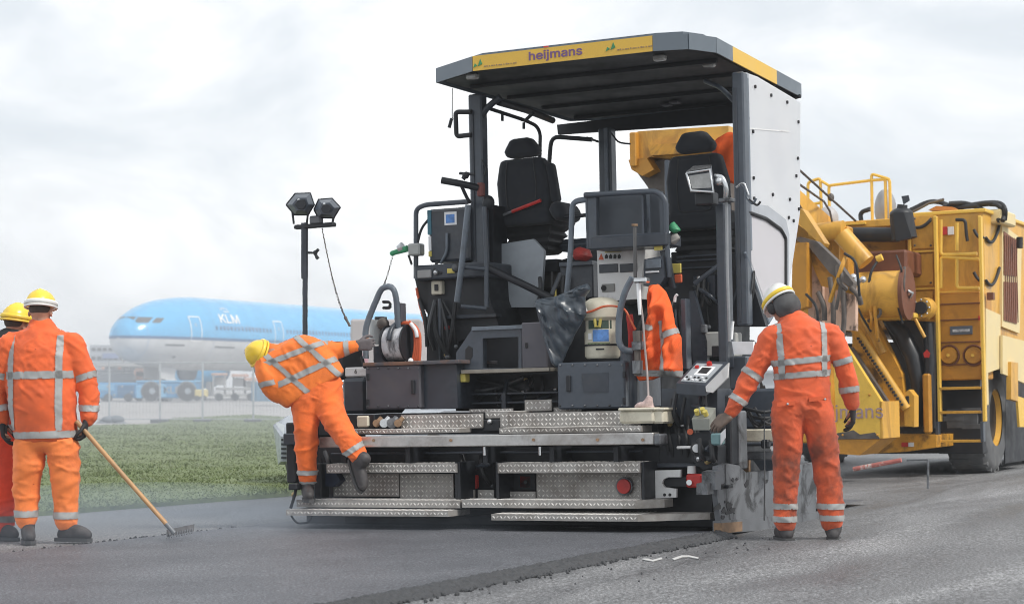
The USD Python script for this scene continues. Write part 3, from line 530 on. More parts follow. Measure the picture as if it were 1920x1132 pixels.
q = pt('long_lever', [(1190, 424, 1.1), (1191, 520, 1.1)], .015, M('lever_steel', (.10, .10, .10), .5)); part(q, 'lever_top', cyl(P(1190, 424, v=1.1), P(1190, 420, v=1.1), .024), rust, smooth=40)
q = pq('instrument_panel', [(1119, 466), (1210, 458), (1200, 560), (1122, 566)], 1.5, 2.0, whitep)
part(q, 'warning_strip', mb(1122, 474, 1166, 488, 1.494, 1.5, .0005), label_w)
part(q, 'warning_triangle', mq([(1122, 487), (1127, 475), (1132, 487)], 1.49, 1.494), orangeh)
for x in (1137, 1145, 1153, 1161): part(q, 'pictogram', mq([(x - 3, 485), (x - 3, 479), (x, 476), (x + 3, 480), (x + 2, 485)], 1.49, 1.494), ink)
part(q, 'vent_grille', mb(1123, 495, 1158, 511, 1.49, 1.5, .003), grey); part(q, 'vent_grille', mb(1162, 494, 1194, 510, 1.49, 1.5, .003), grey); part(q, 'instrument', mb(1128, 532, 1152, 547, 1.49, 1.5, .003), M('gauge_grey', (.2, .2, .19), .4)); part(q, 'gauge', cyl(P(1132, 540, v=1.49), P(1132, 540, v=1.48), .022), ink); part(q, 'yellow_strip', mb(1134, 469, 1165, 473, 1.494, 1.5, .0005), label_y)
q = pq('gauge_box', [(1208, 486), (1240, 480), (1246, 520), (1236, 536), (1206, 536)], 1.2, 1.4, grey); part(q, 'gauge_hood', mb(1210, 486, 1238, 503, 1.18, 1.2, .004), tubeg); part(q, 'bright_strip', mb(1210, 508, 1235, 511, 1.19, 1.2, .001), label_w)
pb('yellow_label_plate', 1226, 460, 1242, 469, 1.24, 1.25, label_y, .002); pb('yellow_tag', 1257, 494, 1276, 512, 1.4, 1.42, label_y, .003); pb('orange_tag', 1264, 514, 1278, 530, 1.4, 1.42, orangeh, .006)
pt('curved_tube', [(1244, 470, 1.3), (1250, 500, 1.3), (1262, 540, 1.35)], .03, grey)
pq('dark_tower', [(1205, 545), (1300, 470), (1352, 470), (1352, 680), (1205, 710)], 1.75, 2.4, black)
for y in (478, 486, 500): pb('louvre', 1268, y, 1345, y + 3, 1.72, 1.75, grey, .001)
pt('diagonal_stay', [(1302, 532, 1.5), (1352, 494, 1.5)], .018, grey2); pb('tower_frame', 1300, 516, 1340, 560, 1.70, 1.75, grey); pb('slim_post', 1277, 560, 1287, 692, 1.1, 1.2, grey2, .005)
pq('tower_gusset', [(1292, 545), (1300, 545), (1326, 640), (1326, 690), (1300, 690)], 1.5, 1.55, grey); pt('bent_hook', [(1270, 552, 1.1), (1266, 556, 1.1), (1265, 566, 1.1)], .012, label_w)
pb('pale_cabinet', 1316, 622, 1358, 668, 1.5, 1.9, M('pale_grey_box', (.36, .36, .34), .5, var=.15), .01); pb('pale_socket', 1313, 608, 1324, 624, 1.48, 1.52, steelg); pb('shelf_bracket', 1334, 648, 1358, 670, 1.3, 1.5, black)
pq('white_hook_plate', [(1372, 640), (1412, 640), (1412, 664), (1376, 664)], 1.2, 1.24, label_w); pt('clip', [(1371, 636, 1.2), (1374, 602, 1.2)], .012, label_w)
pb('right_cover', 1368, 668, 1400, 730, 1.3, 1.6, grey2, .01)
# worklight stand at right
pt('lamp_stand', [(1362, 374, 1.0), (1364, 520, 1.0), (1368, 640, 1.0)], .012, M('pale_tube', (.26, .27, .28), .35, .3)); pb('stand_plate', 1347, 371, 1370, 378, .96, 1.06, steelg, .004)
pb('dark_post', 1344, 380, 1361, 690, 1.15, 1.3, grey, .01)
# --- canopy posts
for x0, x1, y0, y1, v in ((880, 905, 176, 500, 1.62), (1376, 1398, 134, 610, 1.62)):
    q = pb('canopy_post', x0, y0, x1, y1, v, v + .11, grey2, .012); part(q, 'post_channel', mb(x0 + 4, y0 + 30, x0 + 9, y1 - 6, v - .012, v, .002), grey)
pb('canopy_post', 1122, 240, 1146, 372, 3.3, 3.42, grey2, .012); part(pv, 'post_edge', mb(1133, 240, 1139, 370, 3.28, 3.3, .002), tubeg)
pt('wire_loop', [(1146, 250, 3.2), (1160, 268, 3.1), (1182, 270, 3.1)], .008, black); pt('wire_loop', [(1100, 258, 3.2), (1122, 266, 3.2)], .01, black)
pt('corner_brace', [(896, 232, 1.66), (910, 205, 1.66), (938, 182, 1.66)], .028, grey, .1)
pt('wiper_arm', [(918, 204, 1.8), (985, 226, 2.1), (1006, 236, 2.2), (1013, 250, 2.2), (1012, 310, 2.2)], .016, black, .12); pt('window_frame', [(1110, 262, 3.0), (1034, 256, 3.0), (1030, 300, 3.0), (1026, 400, 3.0)], .02, black, .08)
for x, y in ((942, 215), (982, 230)): part(pv, 'frame_clip', cyl(P(x, y, v=2.0), P(x, y + 12, v=2.0), .012), black)
pt('roof_rail', [(935, 192, 1.7), (985, 206, 2.2), (1036, 226, 2.9)], .03, black); pt('rail_link', [(1000, 212, 2.0), (985, 226, 2.05)], .015, black)
# mirror bracket outside the left post, and its pull cord
part(pv, 'mirror_bracket', cat([mtu([(884, 210, 1.6), (854, 210, 1.6), (856, 256, 1.6), (884, 253, 1.6)], .02, .03)]), black, smooth=50); pt('pull_cord', [(848, 166, 1.45), (848, 224, 1.45)], .004, black); part(pv, 'cord_grip', cyl(P(847, 222, v=1.45), P(842, 240, v=1.45), .014), black)
pt('wire_loop', [(903, 300, 1.6), (912, 315, 1.6), (908, 330, 1.6)], .006, black)
# --- canopy
ZC0, ZC1 = 3.562, 3.682
co = [(1.212, .90), (2.728, .90), (2.98, .97), (3.10, 1.22), (2.97, 3.60), (2.84, 3.74), (.95, 3.80), (.72, 3.70), (.72, 1.20)]
def ins(d): return np.array(Polygon(co).buffer(-d, join_style=2).exterior.coords)[:-1]
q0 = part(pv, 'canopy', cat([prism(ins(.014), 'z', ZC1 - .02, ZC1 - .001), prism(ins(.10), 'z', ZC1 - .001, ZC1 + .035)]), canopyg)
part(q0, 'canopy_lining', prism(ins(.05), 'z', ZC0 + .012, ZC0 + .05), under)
segs = list(zip(co, co[1:] + co[:1]))
for k, (a, b) in enumerate(segs):
    a, b = np.array(a), np.array(b); n = np.array([b[1] - a[1], a[0] - b[0]]); n /= np.linalg.norm(n)
    def strip(p, r): return hullp([(*(s + n * w), z) for s in (p, r) for w, z in ((0, ZC0), (.012, ZC0), (.012, ZC1 - .004), (0, ZC1 - .004))])
    if k == 0: part(q0, 'yellow_rear_band', strip(a, b), yellow)
    elif k == 3:
        m1, m2 = a + (b - a) * .17, a + (b - a) * .68
        part(q0, 'fascia', strip(a, m1), canopyg); part(q0, 'yellow_side_band', strip(m1, m2), yellow); part(q0, 'fascia', strip(m2, b), canopyg)
    else: part(q0, 'fascia', strip(a, b), canopyg)
def ctext(t, hgt, u, z, mt, bold=False, name='lettering'): return part(q0, name, put(meshkit.text_mesh(t, hgt, .003, bold), (u, .888, z), (1, 0, 0), (0, 0, 1)), mt)
ua, ub = P(990, 105, v=.888)[0], P(1090, 98, v=.888)[0]
tm = meshkit.text_mesh('heijmans', .062, .003, True); sc = (ub - ua) / (tm.bounds[1][0] - tm.bounds[0][0]); tm.vertices[:, 0] *= sc
part(q0, 'lettering', put(tm, (ua, .888, ZC0 + .035), (1, 0, 0), (0, 0, 1)), purple); c = P(1024, 88, v=.887); part(q0, 'lettering_accent', box(c - [.02, .003, .006], c + [.02, 0, .006]), redl)
for px, py, w in ((897, 120, 0), (1146, 89, 1)):
    c = P(px, py, v=.888)
    part(q0, 'emblem', [prism([(c[0] - .005, c[2] - .02), (c[0] + .018, c[2] + .035), (c[0] + .035, c[2] - .005)], 'v', .884, .888), prism([(c[0] - .045, c[2] - .028), (c[0] - .01, c[2] - .012), (c[0] - .03, c[2] + .005)], 'v', .884, .888)], greenl)
    part(q0, 'small_lettering', [box((c[0] + .05 + .021 * k, .885, c[2] - .03), (c[0] + .05 + .021 * k + .010 + .006 * (k % 3 == 0), .888, c[2] - .021 + .003 * (k % 4 == 1))) for k in range(14)], tinyl, kind='stuff')
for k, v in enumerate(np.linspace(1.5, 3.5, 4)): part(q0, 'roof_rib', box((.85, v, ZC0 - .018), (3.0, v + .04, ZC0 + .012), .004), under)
for px, py, v in ((886, 141, 1.05), (1237, 106, 1.05), (1330, 118, 1.2)): part(q0, 'roof_lamp', box(P(px, py, z=ZC0) - [.05, .03, .035], P(px, py, z=ZC0) + [.05, .03, .012], .012), lens)
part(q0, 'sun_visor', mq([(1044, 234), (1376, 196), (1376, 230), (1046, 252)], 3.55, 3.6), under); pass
for px, py in ((1250, 195), (1266, 190)): part(q0, 'roof_switch', box(P(px, py, z=ZC0) - [.04, .05, .02], P(px, py, z=ZC0) + [.04, .05, .0], .005), purp)
pt('arched_tube', [(1376, 190, 1.75), (1352, 164, 1.8), (1322, 152, 1.9)], .02, grey2, .1)
# --- clear plastic side sheet on the right
uS = 3.145
def ps(pxs, name, d, mt, off=0.0, par=None): return part(par or pv, name, prism([P(x, y, u=uS + off)[[1, 2]] for x, y in pxs], 'u', uS + off - d, uS + off), mt)
sh = ps([(1397, 136), (1420, 144), (1501, 192), (1500, 400), (1478, 546), (1440, 606), (1396, 474)], 'side_sheet', .012, skirtm)
ps([(1402, 398), (1436, 410), (1464, 430), (1474, 446), (1474, 530), (1440, 580), (1402, 470)], 'sheet_window', .004, winm, .007, sh)
part(sh, 'window_frame', tube([P(x, y, u=uS + .012) for x, y in [(1402, 398), (1436, 410), (1464, 430), (1473, 446), (1473, 538)]], .016, 6, .03), rubber, smooth=True)
ps([(1400, 380), (1440, 386), (1474, 412), (1480, 440), (1479, 546), (1474, 552), (1474, 446), (1464, 430), (1436, 410), (1402, 398)], 'grey_frame', .006, M('sheet_frame_grey', (.36, .38, .41), .4), .008, sh)
ps([(1399, 136), (1404, 138), (1404, 472), (1399, 472)], 'grey_frame', .006, MATS['sheet_frame_grey'], .006, sh)
part(sh, 'sheet_edge', [tube([P(1396, 474, u=uS + .01), P(1440, 606, u=uS + .01)], .018, 6), tube([P(1440, 606, u=uS + .01), P(1478, 546, u=uS + .01)], .012, 6)], tubeg, smooth=True)
for x, y in ((1415, 163), (1445, 179), (1475, 192), (1411, 247), (1496, 229), (1495, 297), (1412, 334), (1402, 222), (1402, 275), (1448, 365), (1413, 372), (1480, 374), (1492, 330), (1487, 414), (1478, 408), (1497, 392)):
    part(sh, 'fixing_stud', cyl(P(x, y, u=uS), P(x, y, u=uS) + [.012, 0, 0], .014, n=10), ink)
ps([(1404, 240), (1480, 246), (1480, 248), (1404, 242)], 'sheet_fold', .003, whitep, .004, sh)
part(sh, 'edge_channel', box((3.10, 1.72, ztop(1397, 470, 1.75)), (3.16, 1.78, 3.45), .006), tubeg)
pq('stair_side', [(1290, 480), (1394, 474), (1436, 612), (1290, 612)], 1.80, 1.86, black)
# --- tractor unit behind: tracks, hopper (mostly hidden)
for u0 in (.6, 2.05):
    pr = [(2.2, .05), (2.4, .0), (4.0, .0), (4.3, .2), (4.3, .5), (4.0, .72), (2.4, .72), (2.1, .5)]
    q = part(pv, 'crawler_track', prism(pr, 'u', u0, u0 + .34), rubber)
part(pv, 'tractor_body', box((.7, 2.2, .5), (2.35, 4.2, 1.5), .05), black)
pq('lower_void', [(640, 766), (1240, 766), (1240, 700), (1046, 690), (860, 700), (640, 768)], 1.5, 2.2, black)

# hoses, pipes and small fittings that fill the dark gaps of the machine
rng = np.random.default_rng(23)
hose_grey = M('hose_grey', (.032, .034, .038), .5, var=.3, scale=12); brass = M('brass_fitting', (.36, .27, .12), .4, .6)
def clutter(x0, y0, x1, y1, v, n, r=(.008, .02), vert=.6):
    for k in range(n):
        a, b_ = (rng.uniform(x0, x1), rng.uniform(y0, y1)), (rng.uniform(x0, x1), rng.uniform(y0, y1))
        if rng.random() < vert: a, b_ = (a[0], y0 + rng.uniform(0, .2) * (y1 - y0)), (a[0] + rng.uniform(-25, 25), y1 - rng.uniform(0, .25) * (y1 - y0))
        c_ = ((a[0] + b_[0]) / 2 + rng.uniform(-14, 14), (a[1] + b_[1]) / 2 + rng.uniform(-6, 14)); vv = v - rng.uniform(.03, .18)
        p = pt('hydraulic_hose', [(a[0], a[1], v - .03), (c_[0], c_[1], vv), (b_[0], b_[1], v - .03)], rng.uniform(*r), (rubber, hose_grey, rubber, grey)[k % 4], .2, n=7)
        if k % 2 == 0: part(p, 'hose_fitting', ell(P(b_[0], b_[1], v=v - .04), rng.uniform(.014, .024), 1), (steelg, brass, chrome)[k % 3])
clutter(866, 704, 1042, 762, 1.24, 12, vert=.3); clutter(808, 560, 856, 676, 1.53, 7); clutter(1000, 505, 1060, 596, 1.85, 6, vert=.5); clutter(1210, 560, 1300, 690, 1.70, 9); clutter(1300, 510, 1345, 640, 1.70, 7); clutter(1242, 735, 1330, 800, .70, 6); clutter(1370, 490, 1420, 600, 1.78, 5); clutter(1300, 820, 1340, 870, .42, 5); clutter(860, 842, 932, 915, .6, 6); clutter(560, 842, 610, 930, .6, 5); clutter(884, 560, 925, 680, 1.95, 5)
for x0, x1, y, v in ((690, 784, 690, .795), (1050, 1166, 684, .795), (690, 784, 761, .795), (1050, 1166, 760, .795)):
    for x in np.linspace(x0, x1, 6): part(pv, 'panel_bolt', ell(P(x, y, v=v), .008, 1), steelg)
for x, y, v in ((686, 700, .79), (686, 748, .79), (1167, 696, .79), (1167, 745, .79)): pb('hinge', x, y, x + 5, y + 12, v, v + .02, black, .003)
for x, y in ((655, 826), (700, 825), (845, 825), (1000, 824), (1120, 824), (1205, 824)): part(pv, 'bar_bolt', cyl(P(x, y, v=.22), P(x, y, v=.21), .012, n=8), grime if 'grime' in globals() else rust)
pq('oil_streak_plate', [(1090, 700), (1140, 698), (1140, 735), (1094, 735)], .796, .80, grey)

# ------------------------------------------------------------------ the yellow transfer vehicle in front of the paver
ty = M('machine_yellow', (.66, .36, .055), .42, var=.12, scale=1.6, dirt=(.17, .075, .022), dscale=3.0, dfrom=.50, dto=.74, damt=.75, stretch=(1, 1, .4))
ty2 = M('oily_yellow', (.58, .28, .03), .45, var=.2, scale=3, dirt=(.035, .022, .015), dscale=2.6, dfrom=.52, dto=.66, damt=.9)
tyl = M('bright_yellow', (.78, .49, .075), .42, var=.05, scale=1.5, dirt=(.45, .24, .04), dscale=2.5, damt=.4)
ochre = M('ochre_panel', (.50, .23, .025), .48, var=.15, scale=3, dirt=(.16, .07, .02), dscale=3, damt=.6)
brown = M('brown_paint', (.155, .055, .028), .55, var=.2, scale=5)
grille = M('brown_grille', (.20, .075, .038), .6, var=.2, scale=20)
tcream = M('sunlit_cream', (.72, .58, .30), .5, var=.05)
tarred = M('tarred_panel', (.66, .46, .35), .5, var=.12, scale=6, dirt=(.03, .022, .02), dscale=3.4, dfrom=.53, dto=.62, damt=.95, stretch=(1, 1, .35))
flap = M('rubber_flap', (.02, .022, .026), .42, var=.2, scale=4)
tyre_m = M('tyre_rubber', (.105, .108, .112), .75, var=.3, scale=7, dirt=(.20, .19, .175), dscale=2, damt=.7)
grime = M('grimy_metal', (.10, .085, .075), .6, var=.4, scale=8)
tr = thing('transfer_vehicle', 'big yellow material transfer vehicle with ladder and conveyor ahead of the paver', 'construction vehicle', fr=FP, base=(1.0, 12.0, 0))
def tb(name, x0, y0, x1, y1, v0, v1, mt, c=.01, par=None, label=None): return part(par or tr, name, mb(x0, y0, x1, y1, v0, v1, c), mt, label=label)
def tq(name, pxs, v0, v1, mt, par=None, label=None): return part(par or tr, name, mq(pxs, v0, v1), mt, label=label)
def tt(name, pts, r, mt, fil=.05, par=None, n=8): return part(par or tr, name, mtu(pts, r, fil, n), mt, smooth=50)
# body
bd = tb('body', 1702, 400, 1846, 640, 11.0, 17.5, ty, .02)
part(bd, 'roof_edge', mb(1700, 395, 1848, 402, 10.98, 17.5, .008), tyl)
tb('lower_body', 1500, 425, 1702, 620, 11.3, 17.0, ty2, .02); tb('chassis', 1560, 640, 1846, 850, 11.6, 17.0, M('chassis_black', (.02, .016, .014), .6, var=.3), .02)
for x in (1704, 1752, 1836): part(bd, 'body_rib', mb(x, 404, x + 5, 640, 10.95, 11.0, .004), tyl)
for y in (470, 540): part(bd, 'body_rib', mb(1706, y, 1752, y + 3, 10.96, 11.0, .003), tyl)
uB = P(1846, 500, v=11.0)[0]
def tside(name, pxs, mt, d=.03, off=0.0, par=None): return part(par or tr, name, prism([P(x, y, u=uB + off)[[1, 2]] for x, y in pxs], 'u', uB + off - d, uB + off), mt)
fr_ = tside('side_frame', [(1879, 420), (1916, 448), (1912, 625), (1879, 612)], tcream, .06, .03)
for y0, y1, y2, y3 in ((434, 452, 518, 515), (528, 530, 607, 600)): tside('grille', [(1883, y0), (1908, y1), (1907, y2), (1883, y3)], grille, .01, .042, fr_)
for k in range(7): 
    a = P(1883 + 3.6 * k, 440, u=uB + .045)[1]; part(fr_, 'grille_bar', box((uB + .042, a, P(1890, 603, u=uB)[2]), (uB + .05, a + .025, P(1890, 445, u=uB)[2])), brown)
tside('side_wall', [(1848, 640), (1925, 650), (1925, 700), (1848, 690)], tcream, .05, .02); tside('cream_shield', [(1849, 578), (1876, 590), (1876, 690), (1849, 700)], tcream, .03, .06)
tside('right_cowl', [(1880, 628), (1925, 640), (1925, 720), (1880, 700)], tcream, .03, .10); tside('step_bracket', [(1896, 678), (1909, 680), (1909, 752), (1896, 748)], ty, .06, .14); tside('rear_skirt', [(1908, 742), (1926, 748), (1926, 800), (1912, 800)], tyl, .03, .1); tside('dark_underside', [(1885, 750), (1926, 750), (1926, 862), (1885, 868)], black, .02, -.1)
part(tr, 'side_lamp', cyl(P(1912, 445, u=uB + .15), P(1912, 465, u=uB + .15), .04), ink, smooth=40)
for k, y in enumerate((420, 500)):
    part(tr, 'side_cable', tube(sag(P(1849, y + 26, u=uB + .02), P(1874, y + 2, u=uB + .02), .12), .02, 6), rubber, smooth=True); part(tr, 'side_cable', tube(sag(P(1826, y + 10, v=10.93), P(1845, y + 24, v=10.93), .05), .02, 6), rubber, smooth=True)
part(tr, 'side_cable', tube(sag(P(1706, 422, v=10.93), P(1745, 412, v=10.93), .06), .022, 6), rubber, smooth=True)
tb('decal', 1766, 425, 1776, 440, 10.98, 10.996, redm, .001); tb('decal', 1777, 425, 1788, 440, 10.98, 10.996, label_w, .001)
tt('handle', [(1792, 412, 10.9), (1810, 412, 10.9), (1812, 440, 10.9), (1814, 452, 10.9)], .02, ink)
# rear ladder and panels
for x in (1757, 1841): 
    q = tb('ladder_rail', x - 3, 405, x + 3, 790, 10.6, 10.68, tyl, .006); part(q, 'ladder_foot', mb(x - 3, 790, x + 3, 828, 10.59, 10.69, .004), grey2)
for y in (727, 772, 826): tb('ladder_rung', 1760, y - 2, 1839, y + 3, 10.6, 10.68, ty, .004)
for pts in ([(1764, 412), (1764, 478), (1832, 476)], [(1794, 418), (1794, 470)], [(1794, 482), (1794, 540), (1836, 540)], [(1764, 540), (1764, 482), (1836, 486)]): tt('ladder_hoop', [(x, y, 10.7) for x, y in pts], .022, tyl, .04)
rp = tb('rear_panel', 1758, 548, 1840, 712, 10.72, 11.3, ochre, .015)
for y in (545, 568, 598, 640, 682): part(rp, 'panel_seam', mb(1760, y, 1838, y + 2, 10.70, 10.725, .002), tyl if y == 545 else brown)
for x in (1780, 1826):
    c = P(x, 666, v=10.72); part(rp, 'round_cover', cyl(c, c - [0, .05, 0], .105, .095, 24), ochre, smooth=40); part(rp, 'cover_ring', tube([c + [.12 * math.cos(t), -.012, .12 * math.sin(t)] for t in np.linspace(0, 2 * math.pi, 25)], .012, 6), brown, smooth=True); part(rp, 'cover_bolt', cyl(c - [0, .05, 0], c - [0, .07, 0], .02), tyl)
part(rp, 'name_plate', mb(1781, 611, 1823, 627, 10.70, 10.72, .003), M('plate_grey', (.10, .12, .15), .4)); part(rp, 'plate_print', mb(1786, 617, 1818, 622, 10.694, 10.70, .001), M('plate_print', (.45, .47, .5), .5, var=.6, scale=40))
tb('dark_recess', 1758, 712, 1842, 850, 11.2, 11.5, black, .01); tb('recess_shelf', 1762, 712, 1838, 726, 10.9, 11.2, grey, .004); tb('corner_post', 1842, 690, 1850, 760, 10.7, 10.8, tcream, .01)
part(rp, 'red_marker', mb(1834, 592, 1837, 600, 10.70, 10.72, .001), redm)
# wheels
def wheel(name, c, r, w, label=None):
    pr = [(r * .52, -w / 2), (r * .86, -w / 2), (r * .95, -w * .44), (r, -w * .36), (r, w * .36), (r * .95, w * .44), (r * .86, w / 2), (r * .52, w / 2)]
    rot = lambda m: put(m, c, (0, 1, 0), (0, 0, 1))
    q = part(tr, name, rot(lathe(pr, 40)), tyre_m, smooth=35, label=label)
    lugs = []
    for k in range(44):
        a = k * 2 * math.pi / 44; s = 1 if k % 2 else -1
        b = box((r * .93, -w * .03 + s * w * .02, -.03), (r * 1.012, w * .44, .03)) if s > 0 else box((r * .93, -w * .44, -.03), (r * 1.012, w * .03, .03))
        b.apply_transform(trimesh.transformations.rotation_matrix(a, [0, 1, 0])); M4 = np.eye(4); M4[:3, :3] = np.array([[1, 0, 0], [0, 0, 1], [0, -1, 0]]).T
        b.vertices = b.vertices[:, [0, 2, 1]]; b.fix_normals(); lugs.append(b)
    part(q, 'tread_lugs', rot(cat(lugs)), tyre_m, kind='stuff')
    part(q, 'wheel_rim', rot(lathe([(r * .30, w * .10), (r * .34, w * .24), (r * .46, w * .30), (r * .50, w * .47), (r * .55, w * .47), (r * .55, w * .2), (r * .3, w * .05)], 32)), ty, smooth=35)
    part(q, 'wheel_hub', rot(cyl((0, 0, -w * .2), (0, 0, w * .3), r * .3, r * .2, 20)), tcream, smooth=35)
    for k in range(8): part(q, 'wheel_bolt', rot(cyl((r * .38 * math.cos(k * .785), r * .38 * math.sin(k * .785), w * .2), (r * .38 * math.cos(k * .785), r * .38 * math.sin(k * .785), w * .32), r * .035, n=6)), grime)
wc = P(1868, 788, u=2.70); wheel('wheel', (2.70 - .26, wc[1], .69), .69, .52); wheel('wheel', (-.75, wc[1], .69), .69, .52); wheel('wheel', (2.44, wc[1] + 3.8, .69), .69, .52); wheel('wheel', (-.75, wc[1] + 3.8, .69), .69, .52)
part(tr, 'axle', cyl((-.6, wc[1], .69), (2.3, wc[1], .69), .16), black)
# rubber curtain, conveyor, drum, hydraulic ram
def curtain():
    o = [(1650, 596), (1752, 602), (1752, 800), (1690, 808), (1712, 770), (1712, 720), (1700, 690), (1672, 640)]
    p = mq(o, 10.45, 10.5); return p
tq('rubber_curtain', [(1652, 597), (1752, 603), (1752, 802), (1690, 808), (1712, 770), (1716, 715), (1700, 685), (1672, 635)], 10.5, 10.56, flap)
part(tr, 'curtain_fold', tube([P(x, y, v=10.48) for x, y in [(1662, 600), (1690, 625), (1712, 670), (1722, 720), (1718, 800)]], [.05, .10, .11, .10, .06], 8), flap, smooth=True); part(tr, 'curtain_fold', tube([P(x, y, v=10.47) for x, y in [(1740, 606), (1744, 680), (1738, 800)]], [.05, .07, .06], 8), flap, smooth=True)
part(tr, 'warning_sticker', mq([(1731, 662), (1738, 655), (1744, 662), (1742, 670), (1733, 670)], 10.37, 10.375), redm)
tq('discharge_wall', [(1598, 560), (1640, 600), (1690, 700), (1700, 790), (1640, 790), (1598, 690)], 10.3, 10.45, ty2)
tt('guard_tube', [(1600, 556, 10.0), (1650, 650, 10.0), (1656, 662, 10.0)], .05, ty, 0); tt('conveyor_edge', [(1600, 612, 9.7), (1700, 765, 9.9)], .055, ty, 0); 
for k in range(22): tb('chain_link', 1606 + 3.9 * k, 632 + 5.9 * k, 1609.4 + 3.9 * k, 637 + 5.9 * k, 9.6, 9.66, ink, .002)
tq('chain_guard', [(1588, 652), (1596, 650), (1664, 752), (1660, 762)], 9.5, 9.6, grime)
tq('pivot_bracket', [(1694, 738), (1704, 730), (1714, 742), (1714, 800), (1696, 798)], 9.9, 10.1, ty); part(tr, 'pivot_slot', mb(1698, 742, 1704, 760, 9.88, 9.9, .004), ink); tb('side_strut', 1730, 700, 1744, 812, 10.3, 10.4, ochre, .02)
tb('cross_beam', 1640, 762, 1708, 800, 10.1, 10.4, ty, .02); tq('lower_beam', [(1640, 815), (1756, 815), (1756, 838), (1700, 846), (1636, 850)], 10.4, 11.2, ty2); tb('red_reflector', 1690, 829, 1702, 837, 10.38, 10.4, redm, .002); tb('white_reflector', 1703, 829, 1713, 837, 10.38, 10.4, label_w, .002)
def drum(): 
    c = P(1696, 550, v=9.62); return c
c = drum(); q = part(tr, 'drive_drum', cyl(c, c - [.52, 0, 0], .27, n=28), ty, smooth=40); part(q, 'drum_disc', cyl(c + [.002, 0, 0], c + [.05, 0, 0], .31, n=32), brown, smooth=40); part(q, 'disc_handle', tube([c + [.06, -.07, .02], c + [.10, -.03, 0], c + [.06, .02, -.05]], .02, 6), chrome, smooth=True)
tb('drum_housing', 1622, 512, 1680, 588, 9.95, 10.6, ty, .02); tb('drum_ledge', 1632, 588, 1715, 597, 9.8, 10.5, tyl, .01); tb('upper_housing', 1600, 470, 1700, 516, 10.3, 11.0, brown, .03)
c = P(1728, 577, v=10.0); q = part(tr, 'round_flange', cyl(c, c + [0, .2, 0], .115, .13, 24), ty, smooth=40); part(q, 'flange_centre', cyl(c, c - [0, .06, 0], .075, n=16), ink, smooth=40)
for k in range(8): part(q, 'flange_bolt', ell(c + [.095 * math.cos(k * .785), -.02, .095 * math.sin(k * .785)], .014, 1), chrome)
tt('flange_rod', [(1716, 598, 9.9), (1734, 632, 9.9)], .02, ty, 0)
part(tr, 'hydraulic_ram', cyl(P(1578, 440, v=9.6), P(1625, 492, v=9.6), .11, .11, 20), ty, smooth=40); part(tr, 'ram_base', cyl(P(1520, 436, v=9.7), P(1582, 432, v=9.7), .10, .12, 20), ty, smooth=40); part(tr, 'ram_clamp', mb(1572, 424, 1592, 520, 9.75, 9.95, .02), ty2)
part(tr, 'air_cylinder', cyl(P(1585, 440, v=10.2), P(1686, 440, v=10.2), .088, n=20), black, smooth=40)
part(tr, 'exhaust_elbow', cat([cyl(P(1696, 448, v=10.1), P(1690, 404, v=10.1), .15, .14, 20), ell(P(1690, 402, v=10.1), (.14, .14, .08), 2), cyl(P(1690, 402, v=10.1), P(1692, 384, v=10.1), .07, .06, 14)]), black, smooth=40); part(tr, 'exhaust_shroud', hullp([P(x, y, v=vv) for x, y in ((1674, 400), (1694, 398), (1710, 446), (1680, 452)) for vv in (9.95, 10.05)]), black)
tb('deck', 1500, 414, 1700, 428, 10.6, 12.5, ty, .01); tb('deck_edge', 1500, 420, 1622, 424, 10.55, 10.6, tyl, .003)
# hopper, side boards and discharge conveyor that rises towards the paver
pl = [(1560, 640), (1582, 642), (1652, 752), (1650, 822), (1570, 822)]
q = q_chute = tq('chute_side', pl, 8.9, 9.0, tyl); tq('chute_bottom', [(1570, 823), (1650, 823), (1612, 853), (1566, 850)], 8.9, 9.6, ochre); tb('chute_edge', 1649, 752, 1655, 822, 8.9, 9.6, ty, .004)
part(q, 'chute_lettering', put(meshkit.text_mesh('heijmans', .15, .004, False), P(1637, 783, v=8.893) - np.array([.74, 0, 0]), (1, 0, 0), (0, 0, 1)), M('faded_purple', (.34, .24, .26), .5))
tq('chute_inner', [(1560, 640), (1600, 660), (1650, 745), (1640, 800), (1560, 800)], 9.6, 9.7, ochre)
tq('tarred_panel', [(1541, 535), (1604, 538), (1604, 620), (1541, 616)], 8.6, 8.7, tarred); tq('ochre_board', [(1486, 456), (1512, 454), (1512, 575), (1484, 585)], 8.2, 8.4, ochre); tq('pink_board', [(1513, 462), (1541, 480), (1541, 620), (1516, 600)], 8.5, 8.6, tarred)
tq('belt_cover', [(1488, 448), (1500, 444), (1530, 452), (1566, 486), (1600, 530), (1598, 542), (1556, 512), (1516, 462)], 8.3, 8.45, grime); tq('boom_beam', [(1498, 390), (1506, 394), (1546, 456), (1542, 462), (1498, 420)], 8.7, 8.9, ty); tq('boom_side', [(1520, 470), (1560, 500), (1600, 546), (1600, 552), (1540, 536), (1520, 490)], 8.4, 8.5, ty2)
for x0, y0, x1, y1 in ((1534, 548, 1546, 600), (1556, 520, 1560, 640), (1580, 540, 1576, 660), (1596, 540, 1614, 570)): tt('dirty_hose', [(x0, y0, 8.3), ((x0 + x1) / 2 + 6, (y0 + y1) / 2, 8.25), (x1, y1, 8.3)], .03, grime, .3)
tt('thin_hose', [(1646, 488, 9.5), (1632, 510, 9.4), (1628, 545, 9.4), (1610, 570, 9.4)], .016, black, .2); part(tr, 'hose_elbow', cyl(P(1644, 486, v=9.5), P(1654, 482, v=9.5), .04), tyl)
for x, y, s in ((1606, 528, .05), (1600, 520, .045), (1618, 524, .04)): part(tr, 'fitting', ell(P(x, y, v=8.9), s, 1), chrome)
